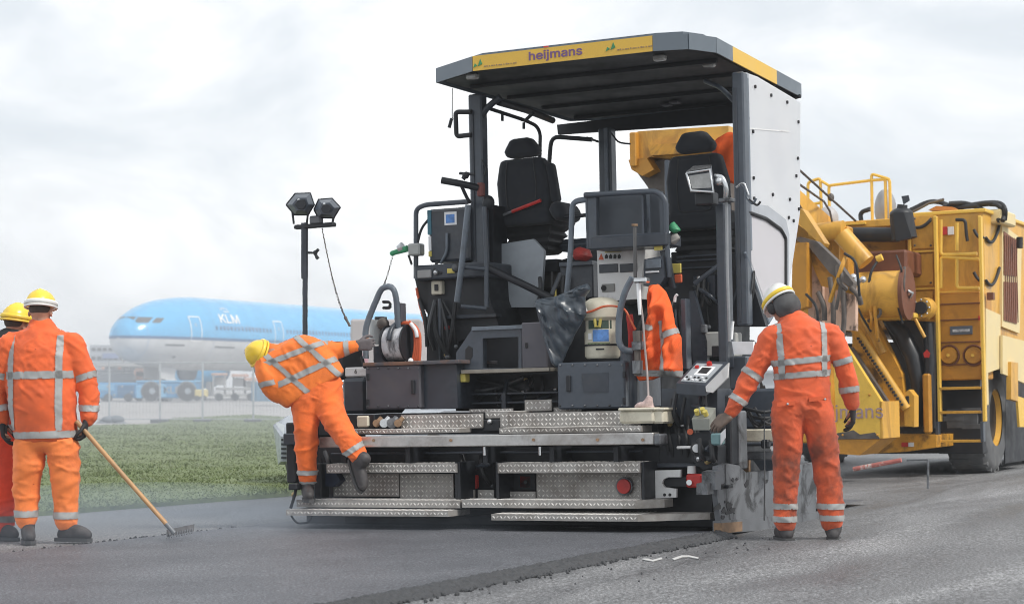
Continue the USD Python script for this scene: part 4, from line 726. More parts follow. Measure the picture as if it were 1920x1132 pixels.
tb('left_frame', 1500, 590, 1560, 830, 9.2, 9.6, ty2, .02)
# discharge head seen under the paver's roof
q = tq('discharge_head', [(1183, 250), (1200, 246), (1366, 236), (1366, 288), (1250, 296), (1218, 294), (1206, 304), (1183, 298)], 7.6, 8.6, ty); part(q, 'head_lip', mq([(1214, 272), (1366, 262), (1366, 282), (1220, 292)], 7.5, 7.6), ty2); part(q, 'head_edge', mb(1180, 248, 1192, 312, 7.5, 7.6, .01), ochre)
tq('discharge_chute', [(1186, 312), (1244, 298), (1350, 292), (1350, 420), (1250, 420), (1214, 350)], 7.75, 8.6, grime); tb('chute_strut', 1246, 300, 1256, 420, 7.5, 7.6, grey2, .01); tq('chute_knuckle', [(1178, 300), (1212, 296), (1226, 318), (1204, 330), (1184, 318)], 7.55, 7.8, ochre)
part(tr, 'boom', hullp([P(x, y, v=vv) for x, y, vv in ((1330, 250, 8.2), (1330, 330, 8.2), (1380, 250, 8.2), (1380, 330, 8.2), (1500, 400, 10.8), (1500, 470, 10.8), (1560, 410, 10.8), (1560, 470, 10.8))]), ty)
# deck rails, stay ropes and hoses
for pts in ([(1515, 424), (1515, 342), (1538, 334), (1541, 420)], [(1515, 384), (1540, 380)], [(1516, 398), (1535, 400)], [(1556, 424), (1554, 348), (1636, 338)], [(1636, 424), (1634, 326), (1668, 336), (1671, 430)], [(1662, 424), (1660, 338)], [(1636, 338), (1668, 336)], [(1541, 340), (1554, 348)]): tt('deck_rail', [(x, y, 11.2) for x, y in pts], .02, tyl, .04, n=6)
for a, b in (((1498, 318), (1604, 414)), ((1498, 345), (1545, 378)), ((1498, 384), (1532, 434))): tt('stay_rope', [(a[0], a[1], 8.6), (b[0], b[1], 10.4)], .014, grime, 0, n=6)
part(tr, 'rope_clamp', ell(P(1558, 370, v=9.8), (.04, .04, .05), 1), grime); tt('rope_tail', [(1545, 378, 9.5), (1556, 396, 9.6), (1562, 424, 9.7)], .013, grime, 0, n=6); part(tr, 'vent_dome', ell(P(1553, 410, v=11.0), (.13, .13, .16), 2), M('dome_grey', (.4, .4, .41), .5), smooth=True)
part(tr, 'engine_stack', ell(P(1660, 392, v=12.0), (.14, .15, .26), 2), M('stack_grey', (.28, .29, .31), .5), smooth=True); part(tr, 'stack_cap', hullp([P(x, y, v=vv) for x, y in ((1690, 368), (1704, 366), (1706, 376), (1694, 384)) for vv in (10.2, 10.35)]), grey)
for pts in ([(1700, 398), (1740, 378), (1762, 378), (1790, 390), (1830, 386), (1850, 382), (1872, 384), (1884, 398), (1880, 414)], [(1780, 382), (1810, 380), (1840, 392), (1862, 404), (1874, 414)], [(1768, 386), (1800, 388), (1848, 380), (1876, 380), (1886, 392), (1884, 412)], [(1616, 420), (1612, 398), (1632, 392)]): tt('roof_hose', [(x, y, 11.4 + .1 * (k % 2)) for k, (x, y) in enumerate(pts)], .03, rubber, .15)
tt('roof_chain', [(1706, 400, 11.2), (1722, 392, 11.2), (1744, 380, 11.2), (1770, 374, 11.2)], .018, grime, 0, n=5); tq('roof_lid', [(1740, 394), (1756, 386), (1786, 388), (1800, 396)], 11.3, 12, M('roof_orange', (.5, .2, .05), .5))
tb('roof_box', 1850, 392, 1878, 418, 11.4, 12.2, tcream, .02); tb('hose_reel_box', 1850, 548, 1862, 562, 10.9, 11.0, brown, .004)
# reflective bar and marker stake on the ground by the vehicle
single('drawbar', [mtu([(1600, 879, 8.0), (1690, 862, 8.0)], .024, 0)], M('faded_red_white_bar', (.42, .13, .11), .55, var=.3, scale=6, dirt=(.55, .5, .46), dscale=4, dfrom=.47, dto=.52, damt=.9), 'red and white striped bar lying low under the yellow vehicle', 'bar', fr=FP)
single('marker_stake', [mtu([(1740, 862, 6.9), (1740, 916, 6.9)], .012, 0, 6), mtu([(1700, 862, 6.9), (1740, 861, 6.9)], .010, 0, 6)], steelg, 'thin steel stake standing on the pavement under the yellow vehicle', 'stake', fr=FP)

rng = np.random.default_rng(31)
for k in range(16):
    x, y = rng.uniform(1500, 1700), rng.uniform(470, 600); v_ = 8.15 if x < 1600 else 9.5
    tt('machine_hose', [(x, y, v_), (x + rng.uniform(-20, 24), y + rng.uniform(10, 40), v_ - .12), (x + rng.uniform(-30, 30), y + rng.uniform(40, 90), v_)], rng.uniform(.012, .028), (rubber, grime, ty2)[k % 3], .3, n=6)
for x in (1706, 1754, 1838):
    for y in range(415, 640, 28): part(bd, 'rib_bolt', ell(P(x, y, v=10.94), .016, 1), ochre)
for x0, y0, x1, y1 in ((1710, 404, 1750, 466), (1710, 476, 1750, 536), (1710, 546, 1750, 596)): part(bd, 'access_panel', mb(x0, y0, x1, y1, 10.975, 10.998, .006), ty)
for x, y in ((1715, 410), (1745, 410), (1715, 460), (1745, 460), (1715, 482), (1745, 530), (1715, 552), (1745, 590)): part(bd, 'panel_bolt', ell(P(x, y, v=10.97), .014, 1), grime)
for x, y in ((1575, 660), (1600, 690), (1630, 740), (1645, 770), (1645, 815), (1580, 815)): part(q_chute, 'plate_bolt', ell(P(x, y, v=8.895), .014, 1), ochre)
tq('caked_asphalt', [(1568, 812), (1600, 806), (1612, 814), (1640, 810), (1650, 822), (1570, 823)], 8.89, 8.9, grime)

# ------------------------------------------------------------------ people
def cloth_mat(name, col, dirt, lo, hi, amt, dscale=2.2, zd=None):
    return M(name, col, .8, var=.12, scale=7, dirt=dirt, dscale=dscale, dfrom=lo, dto=hi, damt=amt, zd=zd, bump=.25, bscale=260, sheen=.12)
o_clean = cloth_mat('orange_jacket_cloth', (.76, .125, .03), (.34, .05, .016), .48, .74, .7, 2.2, (.75, 1.15, .6, (.20, .04, .015)))
o_bright = cloth_mat('bright_orange_cloth', (.88, .205, .03), (.55, .085, .018), .5, .76, .6)
o_trouser = cloth_mat('orange_trouser_cloth', (.84, .16, .028), (.34, .055, .018), .49, .74, .75)
o_light = cloth_mat('worn_orange_trouser_cloth', (.84, .215, .05), (.44, .09, .03), .5, .74, .7)
o_red = cloth_mat('red_orange_cloth', (.72, .065, .025), (.40, .04, .015), .52, .8, .5)
o_dirty = cloth_mat('stained_orange_cloth', (.68, .105, .03), (.30, .055, .022), .47, .72, .7, 2.6, (.70, 1.12, .85, (.07, .025, .016)))
retro = M('retroreflective_tape', (.33, .335, .33), .6, 0.0, var=.08, scale=20, dirt=(.22, .17, .13), dscale=6, damt=.35)
seam_m = M('orange_seam', (.30, .05, .018), .85)
skin = M('skin', (.42, .22, .15), .55, var=.08, scale=20)
bare = M('dusty_hand', (.13, .095, .075), .6, var=.25, scale=25)
glove_m = M('black_glove', (.022, .021, .022), .75, var=.3, scale=30)
glove_g = M('grey_glove', (.12, .105, .11), .8, var=.3, scale=30)
boot_m = M('work_boot', (.045, .042, .044), .65, var=.35, scale=15, dirt=(.15, .14, .135), dscale=7, damt=.6)
sole_m = M('boot_sole', (.06, .06, .062), .8)
hair_m = M('dark_hair', (.055, .042, .034), .8, var=.3, scale=60); hair_g = M('grey_hood', (.06, .06, .062), .75, var=.4, scale=16)
helm_y = M('yellow_helmet', (.80, .56, .05), .3, var=.04, scale=4, dirt=(.5, .38, .2), dscale=9, damt=.4)
helm_w = M('white_helmet', (.72, .72, .70), .3, var=.04, scale=4, dirt=(.45, .42, .38), dscale=9, damt=.5)
MS = lambda c, r, n=14: Manifold.sphere(1.0, n).scale(tuple(float(q) for q in np.broadcast_to(r, 3))).translate(tuple(float(q) for q in c))
def chain(nodes, cut=False):
    ms = [MS(c, r) for c, r in nodes]
    if len(ms) == 1: return ms[0]
    out = Manifold()
    for a, b in zip(ms[:-1], ms[1:]): out = out + Manifold.batch_hull([a, b])
    return out
def tm(man, edge=.016, it=8):
    q = man.refine_to_length(edge).to_mesh(); m = trimesh.Trimesh(q.vert_properties[:, :3].astype(float), q.tri_verts, process=True)
    if it: trimesh.smoothing.filter_taubin(m, .5, -.53, it)
    return m
def crumple(m, amp, seed, f=(4.2, 4.2, 8.5), rot=.45):
    p = m.vertices; c, s = math.cos(rot), math.sin(rot); n = m.vertex_normals; out = np.zeros(len(p))
    for k, (r, sc, w, g) in enumerate(((rot, 1.0, .055, 1.0), (-rot * .8, 1.35, .05, .8), (rot * 1.7, 2.1, .06, .45))):
        c, s = math.cos(r), math.sin(r); q = np.c_[p[:, 0] * c - p[:, 2] * s, p[:, 1], p[:, 0] * s + p[:, 2] * c] * f * sc
        x = meshkit.fbm(q, 2, seed + 3 * k); mask = np.clip((meshkit.fbm(p * 4.5, 2, seed + 20 + k) - .38) * 4, 0, 1); out += g * mask * np.exp(-((x - .5) / w) ** 2)
    b = meshkit.fbm(p * [5, 5, 7], 2, seed + 5) - .5
    m.vertices = p + n * (amp * (1.15 * out - .35 + 2.0 * b))[:, None]; return m
def band(m, planes, near, off=.005):
    m = m.copy(); m.vertices = m.vertices + m.vertex_normals * off
    for o, n in planes: m = trimesh.intersections.slice_mesh_plane(m, n, o, cap=False)
    if not len(m.faces): return None
    cs = m.split(only_watertight=False); cs = [c for c in cs if len(c.faces) > 3] or list(cs)
    return min(cs, key=lambda c: np.linalg.norm(c.vertices - near, axis=1).min())
def ring(m, c, axis, hw, off=.005):
    a = np.asarray(axis, float); a /= np.linalg.norm(a); return band(m, [(c - a * hw, a), (c + a * hw, -a)], c, off)
def hand(w, d, n, curl=.5, sc=1.0, thumb=None):
    """wrist, direction of the fingers, direction the palm faces; the thumb lies towards thumb"""
    d = np.asarray(d, float) / np.linalg.norm(d); n = np.asarray(n, float); n = n - d * (n @ d); n /= np.linalg.norm(n); t = np.cross(d, n)
    if thumb is not None and t @ np.asarray(thumb) < 0: t = -t
    g = lambda a, b, c: np.asarray(w) + sc * (d * a + t * b + n * c)
    k = [g(.088, .030, 0), g(.094, .010, 0), g(.090, -.011, 0), g(.080, -.030, 0)]
    out = Manifold.batch_hull([MS(g(0, .018, 0), .021 * sc, 10), MS(g(0, -.016, 0), .021 * sc, 10)] + [MS(q, .0135 * sc, 10) for q in k])
    for q, L, cu in zip(k, (.072, .080, .074, .058), (1.0, 1.08, 1.15, 1.25)):
        p, a, nodes = q, 0.0, [(q, .0108 * sc)]
        for f, r in ((.45, .0098), (.31, .009), (.24, .0078)):
            a += curl * cu; p = p + sc * L * f * (d * math.cos(a) + n * math.sin(a)); nodes.append((p, r * sc))
        out = out + chain(nodes)
    b0 = g(.022, .030, .006); b1 = g(.055, .056, .022); b2 = g(.078, .060, .040); b3 = g(.098, .052, .052)
    return out + chain([(b0, .015 * sc), (b1, .0115 * sc), (b2, .0105 * sc), (b3, .009 * sc)])
def headmesh(sc=1.0):
    """a head facing +y, its middle at the origin"""
    h = MS((0, -.012, .028), (.077, .094, .088), 24) + Manifold.batch_hull([MS((0, .02, -.02), (.066, .07, .06), 18), MS((0, .052, -.085), (.036, .03, .026), 14), MS((0, .0, -.05), (.058, .06, .05), 14)])
    h = h + Manifold.batch_hull([MS((0, .088, .008), .010, 8), MS((0, .108, -.028), .0125, 8), MS((.014, .092, -.032), .009, 8), MS((-.014, .092, -.032), .009, 8)])
    for s in (-1, 1): h = h + MS((s * .079, -.008, -.008), (.012, .024, .034), 12) - MS((s * .031, .098, .008), (.016, .014, .011), 10)
    return h + MS((0, .083, -.062), (.026, .012, .009), 10)
def rotm(yaw, pitch, roll):
    return (trimesh.transformations.rotation_matrix(yaw, [0, 0, 1]) @ trimesh.transformations.rotation_matrix(roll, [0, 1, 0]) @ trimesh.transformations.rotation_matrix(pitch, [1, 0, 0]))
def helmet(style):
    dome = trimesh.creation.icosphere(3); v = dome.vertices
    v[:, 2] = np.where(v[:, 2] < 0, v[:, 2] * .18, v[:, 2]); v *= [.118, .142, .125]; ridge = np.exp(-(v[:, 0] / .022) ** 2) * (v[:, 2] > .05) * .009; v[:, 2] += ridge; dome.vertices = v
    t = np.linspace(0, 2 * math.pi, 41); rim = tube([( .122 * math.cos(a), .146 * math.sin(a) + (.0 if math.sin(a) < 0 else .018 * math.sin(a) ** 2), -.018) for a in t], .010, 8)
    peak = hullp([(.10 * math.cos(a), .135 * math.sin(a) + k * .055 * math.sin(a) ** 2, -.020 - .012 * k + z) for a in np.linspace(.35, math.pi - .35, 12) for k in (0, 1) for z in (0, .005)])
    bandm = tube([(.121 * math.cos(a), .144 * math.sin(a), .012) for a in t], .012, 8); bandm.vertices[:, 2] = .012 + (bandm.vertices[:, 2] - .012) * 1.5
    return dome, cat([rim, peak]), bandm
class Person:
    def __init__(s, label, y0, base_px, group=None):
        s.y0 = y0; s.p = thing('person', label, 'person', group, base=s.J(*base_px))
        s.clothes = {}; s.body = Manifold()
    def J(s, x, y, dy=0.0): Y = s.y0 + dy; return np.array([(x - CX) / FPX * Y, Y, CAMZ + (CY - y) / FPX * Y])
    def N(s, nodes, shrink=1.0): return [(s.J(*q[:3]), np.asarray(q[3]) * shrink) for q in nodes]
    def limb(s, nodes): s.body = s.body + chain(s.N(nodes, .74)); return chain(s.N(nodes), np.ndim(nodes[-1][3]) == 0)
    def yoke(s, top, a, b, r=.07): return Manifold.batch_hull([MS(s.J(*top), (.085, .08, .03)), MS(s.J(*a), r)]) + Manifold.batch_hull([MS(s.J(*top), (.085, .08, .03)), MS(s.J(*b), r)])
    def finish_body(s, m=skin): s.bp = part(s.p, 'body', tm(s.body, .02, 6), m, smooth=True)
    def garment(s, name, man, mt, amp=.009, seed=1, edge=.014, it=22, **k):
        s.cl = lambda q: crumple(tm(q, edge, it), amp, seed, **k)
        m = crumple(tm(man, edge, it), amp, seed, **k); path = part(s.p, name, m, mt, smooth=True); s.clothes[name] = m; return m, path
    def tape(s, path, m, c, axis, hw, off=.005):
        b = ring(m, s.J(*c), axis, hw, off)
        if b is not None: part(path, 'reflective_strip', b, retro, smooth=True)
    def seam(s, path, m, c, axis):
        b = ring(m, s.J(*c), axis, .0035, .0022)
        if b is not None: part(path, 'seam', b, seam_m, smooth=True)
    def vtape(s, path, m, x, y0, y1, hw=.024, lean=0.0, dy=0.0):
        a = np.array([1.0, 0, lean]); a /= np.linalg.norm(a); c = s.J(x, (y0 + y1) / 2, dy); top, bot = s.J(x, y0, dy), s.J(x, y1, dy); z = np.array([0, 0, 1.0])
        b = band(m, [(c - a * hw, a), (c + a * hw, -a), (bot, z), (top, -z)], c - [0, .3, 0])
        if b is not None: part(path, 'reflective_strip', b, retro, smooth=True)
    def head(s, px, ypr, style, hair=hair_m, hs=1.0, face=True):
        T = rotm(*ypr); T[:3, 3] = s.J(*px); s.T = T; hm = headmesh()
        q = hm.transform(T[:3, :4])
        s.body = s.body + q
        def at(m): m = m.copy(); m.apply_transform(T); return m
        hb = ell((0, -.026, .026), (.074, .084, .060), 3); hb = trimesh.intersections.slice_mesh_plane(hb, [0, -1, .25], [0, .03, -.02], cap=False)
        s.later = [('hair', at(hb), hair), ('eye', at(ell((-.031, .086, .008), .0105, 1)), label_w), ('eye', at(ell((.031, .086, .008), .0105, 1)), label_w), ('mouth', at(ell((0, .094, -.062), (.022, .004, .003), 1)), redl)]
        d, r, b = helmet(style); L = np.eye(4); L[:3, 3] = (0, -.004, .058); L[:3, :3] *= hs
        for m in (d, r, b): m.apply_transform(L); m.apply_transform(T)
        s.helm = (d, r, b, style)
    def finish(s):
        for n, m, mt in s.later: part(s.p, n, m, mt, smooth=True)
        d, r, b, st = s.helm; top, low = {'yellow': (helm_y, helm_w), 'plain': (helm_y, helm_y), 'white': (helm_w, helm_y)}[st]
        q = part(s.p, 'safety_helmet', d, top, smooth=True); part(q, 'helmet_brim', r, top if st != 'yellow' else low, smooth=50); part(q, 'helmet_band', b, low, smooth=True)
    def boot(s, ankle, toe, hgt=.13, lift=0.0, r=.055, mt=None):
        a = s.J(*ankle); d = np.asarray(toe, float); d /= np.linalg.norm(d); up = np.array([0, 0, 1.0]) - d * d[2]; up /= np.linalg.norm(up)
        m = chain([(a + up * .05, r), (a - up * .02, r * .96)]) + Manifold.batch_hull([MS(a - up * (hgt - .055) - d * .02, (.045,) * 3), MS(a - up * .02, r * .9)]) 
        m = m + Manifold.batch_hull([MS(a - up * (hgt - .05) - d * .035, .044), MS(a - up * (hgt - .05) + d * .17, .040), MS(a - up * .03 + d * .02, .046), MS(a - up * (hgt - .075) + d * .12, .043)])
        fl = a - up * (hgt - .012); m = m.trim_by_plane(tuple(up), float(fl @ up))
        p = part(s.p, 'boot', tm(m, .02, 4), mt or boot_m, smooth=40); sd = np.cross(d, up)
        part(p, 'sole', hullp([fl + d * l + sd * w + up * z for l, w in ((-.085, .03), (-.07, .042), (.10, .05), (.19, .036), (.215, .0)) for w in (w, -w) for z in (-.012, .014)]), sole_m)
        s.body = s.body + chain([(a, .04), (a - up * .06, .036), (a - up * (hgt - .05) + d * .12, .028)])
    def glove(s, w, d, n, curl, mt, thumb=None, sc=1.12):
        s.body = s.body + hand(w, d, n, curl, .84, thumb)
        part(s.p, 'glove', tm(hand(w, d, n, curl, sc, thumb), .006, 5), mt, smooth=True)

# the worker with the rake, seen from behind on the left
a = Person('worker in orange jacket and yellow helmet, back to the camera, holding a long rake', 13.72, (85, 1012))
tor = a.limb([(77, 625, .02, (.155, .115, .05)), (77, 650, .0, (.235, .145, .07)), (77, 710, 0, (.255, .165, .08)), (80, 770, .0, (.245, .165, .08)), (86, 812, 0, (.235, .16, .06)), (87, 826, 0, (.228, .155, .02))])
col = chain(a.N([(78, 618, .02, (.10, .085, .05)), (78, 602, .03, (.092, .085, .03))]))
rarm = a.limb([(136, 645, 0, .092), (160, 705, .03, .084), (168, 745, .03, .075), (165, 784, .0, .066)]); larm = a.limb([(17, 645, 0, .092), (2, 700, .03, .084), (-4, 745, .05, .075), (4, 786, .03, .066)])
jk, jp = a.garment('jacket', tor + col + rarm + larm + a.yoke((77, 615, .02), (132, 648), (22, 648)), o_clean, .009, 3); ja, jb, jt = a.cl(rarm), a.cl(larm), a.cl(tor + a.yoke((77, 615, .02), (132, 648), (22, 648)))
trs = a.limb([(57, 832, 0, (.125, .13, .08)), (53, 880, 0, .105), (50, 920, .02, .098), (49, 972, 0, .088)]) + a.limb([(117, 832, 0, (.125, .13, .08)), (121, 880, -.02, .108), (123, 925, .0, .10), (124, 976, 0, .088)]) + a.limb([(87, 808, 0, (.215, .14, .08)), (87, 832, 0, (.20, .14, .05))])
tr_, tp = a.garment('trousers', trs, o_light, .010, 8, rot=-.3)
a.head((76, 587, .03), (0.0, -.15, 0), 'yellow', hs=.90)
a.body = a.body + chain(a.N([(77, 622, .02, .06), (76, 596, .02, .058)]))
a.tape(jp, jt, (77, 703), (-.02, 0, 1), .028); a.tape(jp, jt, (86, 814), (-.03, 0, 1), .026)
a.vtape(jp, jt, 26, 628, 806, .025); a.vtape(jp, jt, 118, 628, 806, .025)
a.tape(jp, ja, (157, 708, .03), (.35, 0, -1), .024); a.tape(jp, ja, (167, 765, .02), (-.02, 0, -1), .024); a.tape(jp, jb, (2, 704, .03), (-.25, 0, -1), .024); a.tape(jp, jb, (1, 765, .03), (.2, 0, -1), .024)
a.tape(tp, tr_, (50, 962), (0, 0, 1), .026); a.tape(tp, tr_, (124, 965), (0, 0, 1), .026)
a.seam(jp, jt, (79, 741), (-.02, 0, 1)); a.seam(jp, jt, (79, 655), (0, 0, 1)); a.seam(jp, ja, (166, 780, 0), (0, 0, 1)); a.seam(tp, tr_, (51, 905), (.1, 0, 1)); a.seam(tp, tr_, (122, 908), (-.1, 0, 1))
a.boot((52, 984), (.25, -.7, 0), .125); a.boot((125, 984), (.95, -.35, 0), .115)
wr = a.J(161, 790, -.02); a.glove(wr, (-.12, .05, -1), (-1, -.15, 0), .75, glove_m, (0, -1, 0)); a.glove(a.J(6, 792, .03), (.05, .05, -1), (1, 0, 0), .45, glove_m, (0, 1, 0))
a.finish_body(); a.finish()
h0, h1 = a.J(150, 797, -.05), a.J(322, 993, -.15)
rk = thing('asphalt_rake', 'wooden handled asphalt rake held by the worker at left, its steel head on the ground', 'rake', base=h1)
part(rk, 'handle', tube([h0 + (h0 - h1) * .04, h0 + (h1 - h0) * .5 + [0, 0, -.004], h1], .0165, 10), M('rake_wood', (.42, .24, .11), .5, var=.2, scale=9, stretch=(1, 1, .3)), smooth=True); part(rk, 'ferrule', cyl(h1 - (h1 - h0) / np.linalg.norm(h1 - h0) * .06, h1 + (h1 - h0) / np.linalg.norm(h1 - h0) * .03, .019, .016), steelg, smooth=40)
e0, e1 = a.J(312, 1006, -.12), a.J(364, 995, .12); up_ = np.array([0, 0, .05])
part(rk, 'rake_head', hullp([e0, e1, e0 + up_ + [0, .012, 0], e1 + up_ + [0, .012, 0], e0 + [0, -.008, 0], e1 + [0, -.008, 0]]), M('rake_steel', (.12, .12, .125), .5, .3, var=.3, scale=14))
for k in range(11): part(rk, 'tooth', cyl(e0 + (e1 - e0) * (k + .5) / 11 + [0, -.01, .02], e0 + (e1 - e0) * (k + .5) / 11 + [0, -.05, -.01], .006, .004, 6), steelg)

# the worker half cut off by the left edge of the picture
b = Person('worker cut off by the left picture edge, with yellow helmet, black collar and red-orange trousers', 14.15, (0, 1003))
jk, jp = b.garment('jacket', b.limb([(12, 650, 0, (.15, .12, .05)), (8, 680, 0, (.22, .14, .07)), (2, 750, 0, (.225, .15, .08)), (0, 812, 0, (.21, .15, .05))]) + b.limb([(-45, 675, 0, .085), (-58, 730, .03, .075), (-48, 790, .05, .062)]) + b.limb([(60, 675, .05, .08), (66, 730, .1, .07), (60, 780, .15, .06)]), o_red, .009, 21)
part(b.p, 'black_collar', tm(chain(b.N([(20, 640, .02, (.13, .10, .05)), (22, 622, .03, (.095, .085, .035))])), .02, 5), glove_m, smooth=True)
tr_, tp = b.garment('trousers', b.limb([(-22, 815, 0, (.12, .13, .08)), (-24, 880, 0, .10), (-26, 985, 0, .085)]) + b.limb([(12, 815, 0, (.12, .13, .08)), (8, 880, 0, .10), (4, 985, 0, .088)]) + b.limb([(-4, 800, 0, (.20, .14, .08)), (-4, 820, 0, (.19, .14, .05))]), o_red, .010, 25, rot=.3)
b.head((32, 612, .05), (-.5, -.1, .08), 'plain', hs=.9); b.body = b.body + chain(b.N([(20, 645, .02, .06), (30, 620, .03, .055)]))
b.tape(jp, jk, (4, 720), (0, 0, 1), .026); b.tape(jp, jk, (0, 800), (0, 0, 1), .024); b.tape(tp, tr_, (5, 972), (0, 0, 1), .026); b.tape(tp, tr_, (-26, 972), (0, 0, 1), .026)
b.boot((4, 986), (.5, -.5, 0), .10); b.boot((-26, 986), (-.2, -.7, 0), .10)
b.glove(b.J(-46, 796, .06), (.1, .1, -1), (1, 0, 0), .4, glove_m, (0, 1, 0)); b.glove(b.J(60, 786, .16), (-.1, .1, -1), (-1, 0, 0), .4, glove_m, (0, 1, 0)); b.finish_body(); b.finish()

# the worker who stands on the screed step, bent over to the left
m = Person('worker in bright orange bending far over from the paver step, yellow helmet', 14.80, (585, 935))
ax = np.array([.75, 0, -.66])
def slab(x, y, dy, wx, th): return (x, y, dy, (th, .13, th))
def tseg(c1, c2, w, r, dy=0.0):
    """torso section: a bar across the bent back from c1 to c2"""
    return [MS(m.J(*c1, dy), (r, .125, r)), MS(m.J(*c2, dy), (r, .125, r))]
secs = [((494, 682), (566, 645), .080), ((500, 700), (588, 654), .095), ((526, 722), (608, 680), .100), ((548, 750), (632, 708), .088), ((556, 762), (640, 718), .088)]
tor = Manifold()
ss = [tseg(c1, c2, 0, r) for c1, c2, r in secs]
for p, q in zip(ss[:-1], ss[1:]): tor = tor + Manifold.batch_hull(p + q)
_n = np.array([-.52, 0, .854]); tor = tor.trim_by_plane(tuple(_n), float(_n @ m.J(591, 733)))
m.body = m.body + chain(m.N([(520, 676, 0, .12), (560, 700, 0, .12), (590, 722, 0, .12)])) + chain(m.N([(497, 660, .03, .06), (520, 676, .02, .08)]))
col = chain(m.N([(512, 664, .02, .085), (498, 657, .03, .078)]))
rarm = m.limb([(574, 650, .0, .078), (606, 655, .03, .07), (632, 657, .05, .066), (664, 649, .03, .056)])
larm = m.limb([(496, 686, -.05, .085), (501, 716, -.09, .078), (513, 736, -.05, .072)]) + m.limb([(513, 736, -.05, .072), (546, 744, .08, .06)])
jk, jp = m.garment('jacket', tor + col + rarm + larm, o_bright, .008, 31, rot=.9); ja, jb, jk = m.cl(rarm), m.cl(larm), m.cl(tor)
trs = m.limb([(572, 745, 0, .125), (574, 800, -.03, .10), (575, 850, .0, .088), (577, 898, .02, .078)]) + m.limb([(608, 735, 0, .125), (628, 785, -.10, .107), (650, 822, -.17, .092), (671, 853, -.22, .080)]) + Manifold.batch_hull([MS(m.J(566, 742), (.11, .125, .11)), MS(m.J(614, 716), (.11, .125, .11)), MS(m.J(574, 760), (.115, .125, .1)), MS(m.J(620, 745), (.11, .125, .1))])
tr_, tp = m.garment('trousers', trs, o_trouser, .010, 37, rot=-.5)
m.head((499, 668, .04), (.95, -.5, -1.15), 'plain', hs=.88); 
A_ = np.array([80, 0, -60.]); A_ /= np.linalg.norm(A_)
m.tape(jp, jk, (578, 697), (.42, 0, -.90), .024); m.tape(jp, jk, (551, 664), (.36, 0, -.93), .022)
Bv = np.array([.66, 0, .75])
def diag(c, hw=.022):
    q = band(jk, [(m.J(*c) - Bv * hw, Bv), (m.J(*c) + Bv * hw, -Bv), (m.J(494, 660), A_)], m.J(*c) - np.array([0, .2, 0]))
    if q is not None: part(jp, 'reflective_strip', q, retro, smooth=True)
diag((522, 684)); diag((592, 662))
m.tape(jp, jb, (502, 719, -.08), (-.25, 0, 1), .022); m.tape(jp, ja, (612, 656, .03), (1, 0, 0), .018); m.tape(jp, ja, (650, 653, .04), (1, 0, .1), .022)
m.tape(tp, tr_, (576, 886), (0, 0, 1), .02); m.tape(tp, tr_, (577, 906, .02), (0, 0, 1), .016); m.tape(tp, tr_, (663, 842, -.2), (.55, 0, -.85), .022)
m.boot((577, 911, .02), (.12, -.75, 0), .115); m.boot((676, 866, -.22), (.30, -.42, -.86), .11, r=.06)
m.glove(m.J(671, 647, .02), (1, -.05, .05), (0, 1, .1), .85, glove_g, (0, 0, 1), 1.1); m.glove(m.J(549, 742, .17), (1, .2, -.1), (0, 0, -1), .4, glove_g, (0, 1, 0), 1.05); m.finish_body(); m.finish()

# the worker at the right end of the screed
w = Person('worker in stained orange coverall and white helmet, one hand on the paver controls', 13.02, (1518, 1012))
tor = w.limb([(1497, 603, .03, (.13, .11, .05)), (1499, 625, .02, (.205, .14, .06)), (1502, 670, 0, (.20, .145, .08)), (1504, 715, 0, (.19, .14, .08)), (1505, 765, 0, (.195, .155, .08))])
col = chain(w.N([(1490, 596, .05, (.105, .09, .05)), (1483, 586, .06, (.09, .085, .04))]))
la = w.limb([(1446, 630, .02, .085), (1428, 670, .04, .078), (1404, 715, .05, .070), (1372, 772, .04, .056)]); ra = w.limb([(1556, 624, .01, .085), (1575, 665, .0, .077), (1588, 700, .02, .070), (1598, 758, .04, .057)])
lg = w.limb([(1477, 772, 0, (.12, .15, .10)), (1476, 830, -.02, .108), (1474, 885, -.01, .095), (1472, 940, 0, .090), (1473, 981, 0, .080)]) + w.limb([(1531, 772, 0, (.12, .15, .10)), (1544, 830, -.02, .108), (1551, 885, -.01, .096), (1556, 940, 0, .092), (1560, 980, 0, .082)])
cv, cp = w.garment('coverall', tor + col + la + ra + lg + w.yoke((1492, 600, .04), (1450, 632, .02), (1552, 626, .01)), o_dirty, .010, 44, edge=.013); wa, wb_, wt = w.cl(la), w.cl(ra), w.cl(tor + w.yoke((1492, 600, .04), (1450, 632, .02), (1552, 626, .01)))
w.head((1466, 576, .10), (.55, -.62, -.12), 'white', hair_g, .86); w.body = w.body + chain(w.N([(1488, 602, .04, .06), (1474, 588, .08, .058)]))
hd = ell((0, -.05, -.02), (.098, .085, .095), 3); hd.apply_transform(w.T); w.later.append(('hood', crumple(hd, .006, 4), hair_g))
for s_ in (-1, 1):
    e = ell((s_ * .09, .0, .0), (.025, .038, .045), 2); e.apply_transform(w.T); w.later.append(('ear_protector', e, glove_m))
w.tape(cp, wt, (1505, 676), (-.10, 0, 1), .022); w.tape(cp, wt, (1505, 702), (-.08, 0, 1), .022)
w.vtape(cp, wt, 1460, 606, 712, .021, .06); w.vtape(cp, wt, 1542, 592, 706, .021, 0)
w.tape(cp, wa, (1411, 703, .05), (.6, 0, .85), .022); w.tape(cp, wa, (1385, 750, .04), (.55, 0, .85), .021); w.tape(cp, wb_, (1580, 677, .01), (.3, 0, -1), .022); w.tape(cp, wb_, (1594, 730, .03), (.15, 0, -1), .022)
for x, y in ((1473, 948), (1473, 972), (1557, 948), (1559, 970)): w.tape(cp, cv, (x, y), (0, 0, 1), .021)
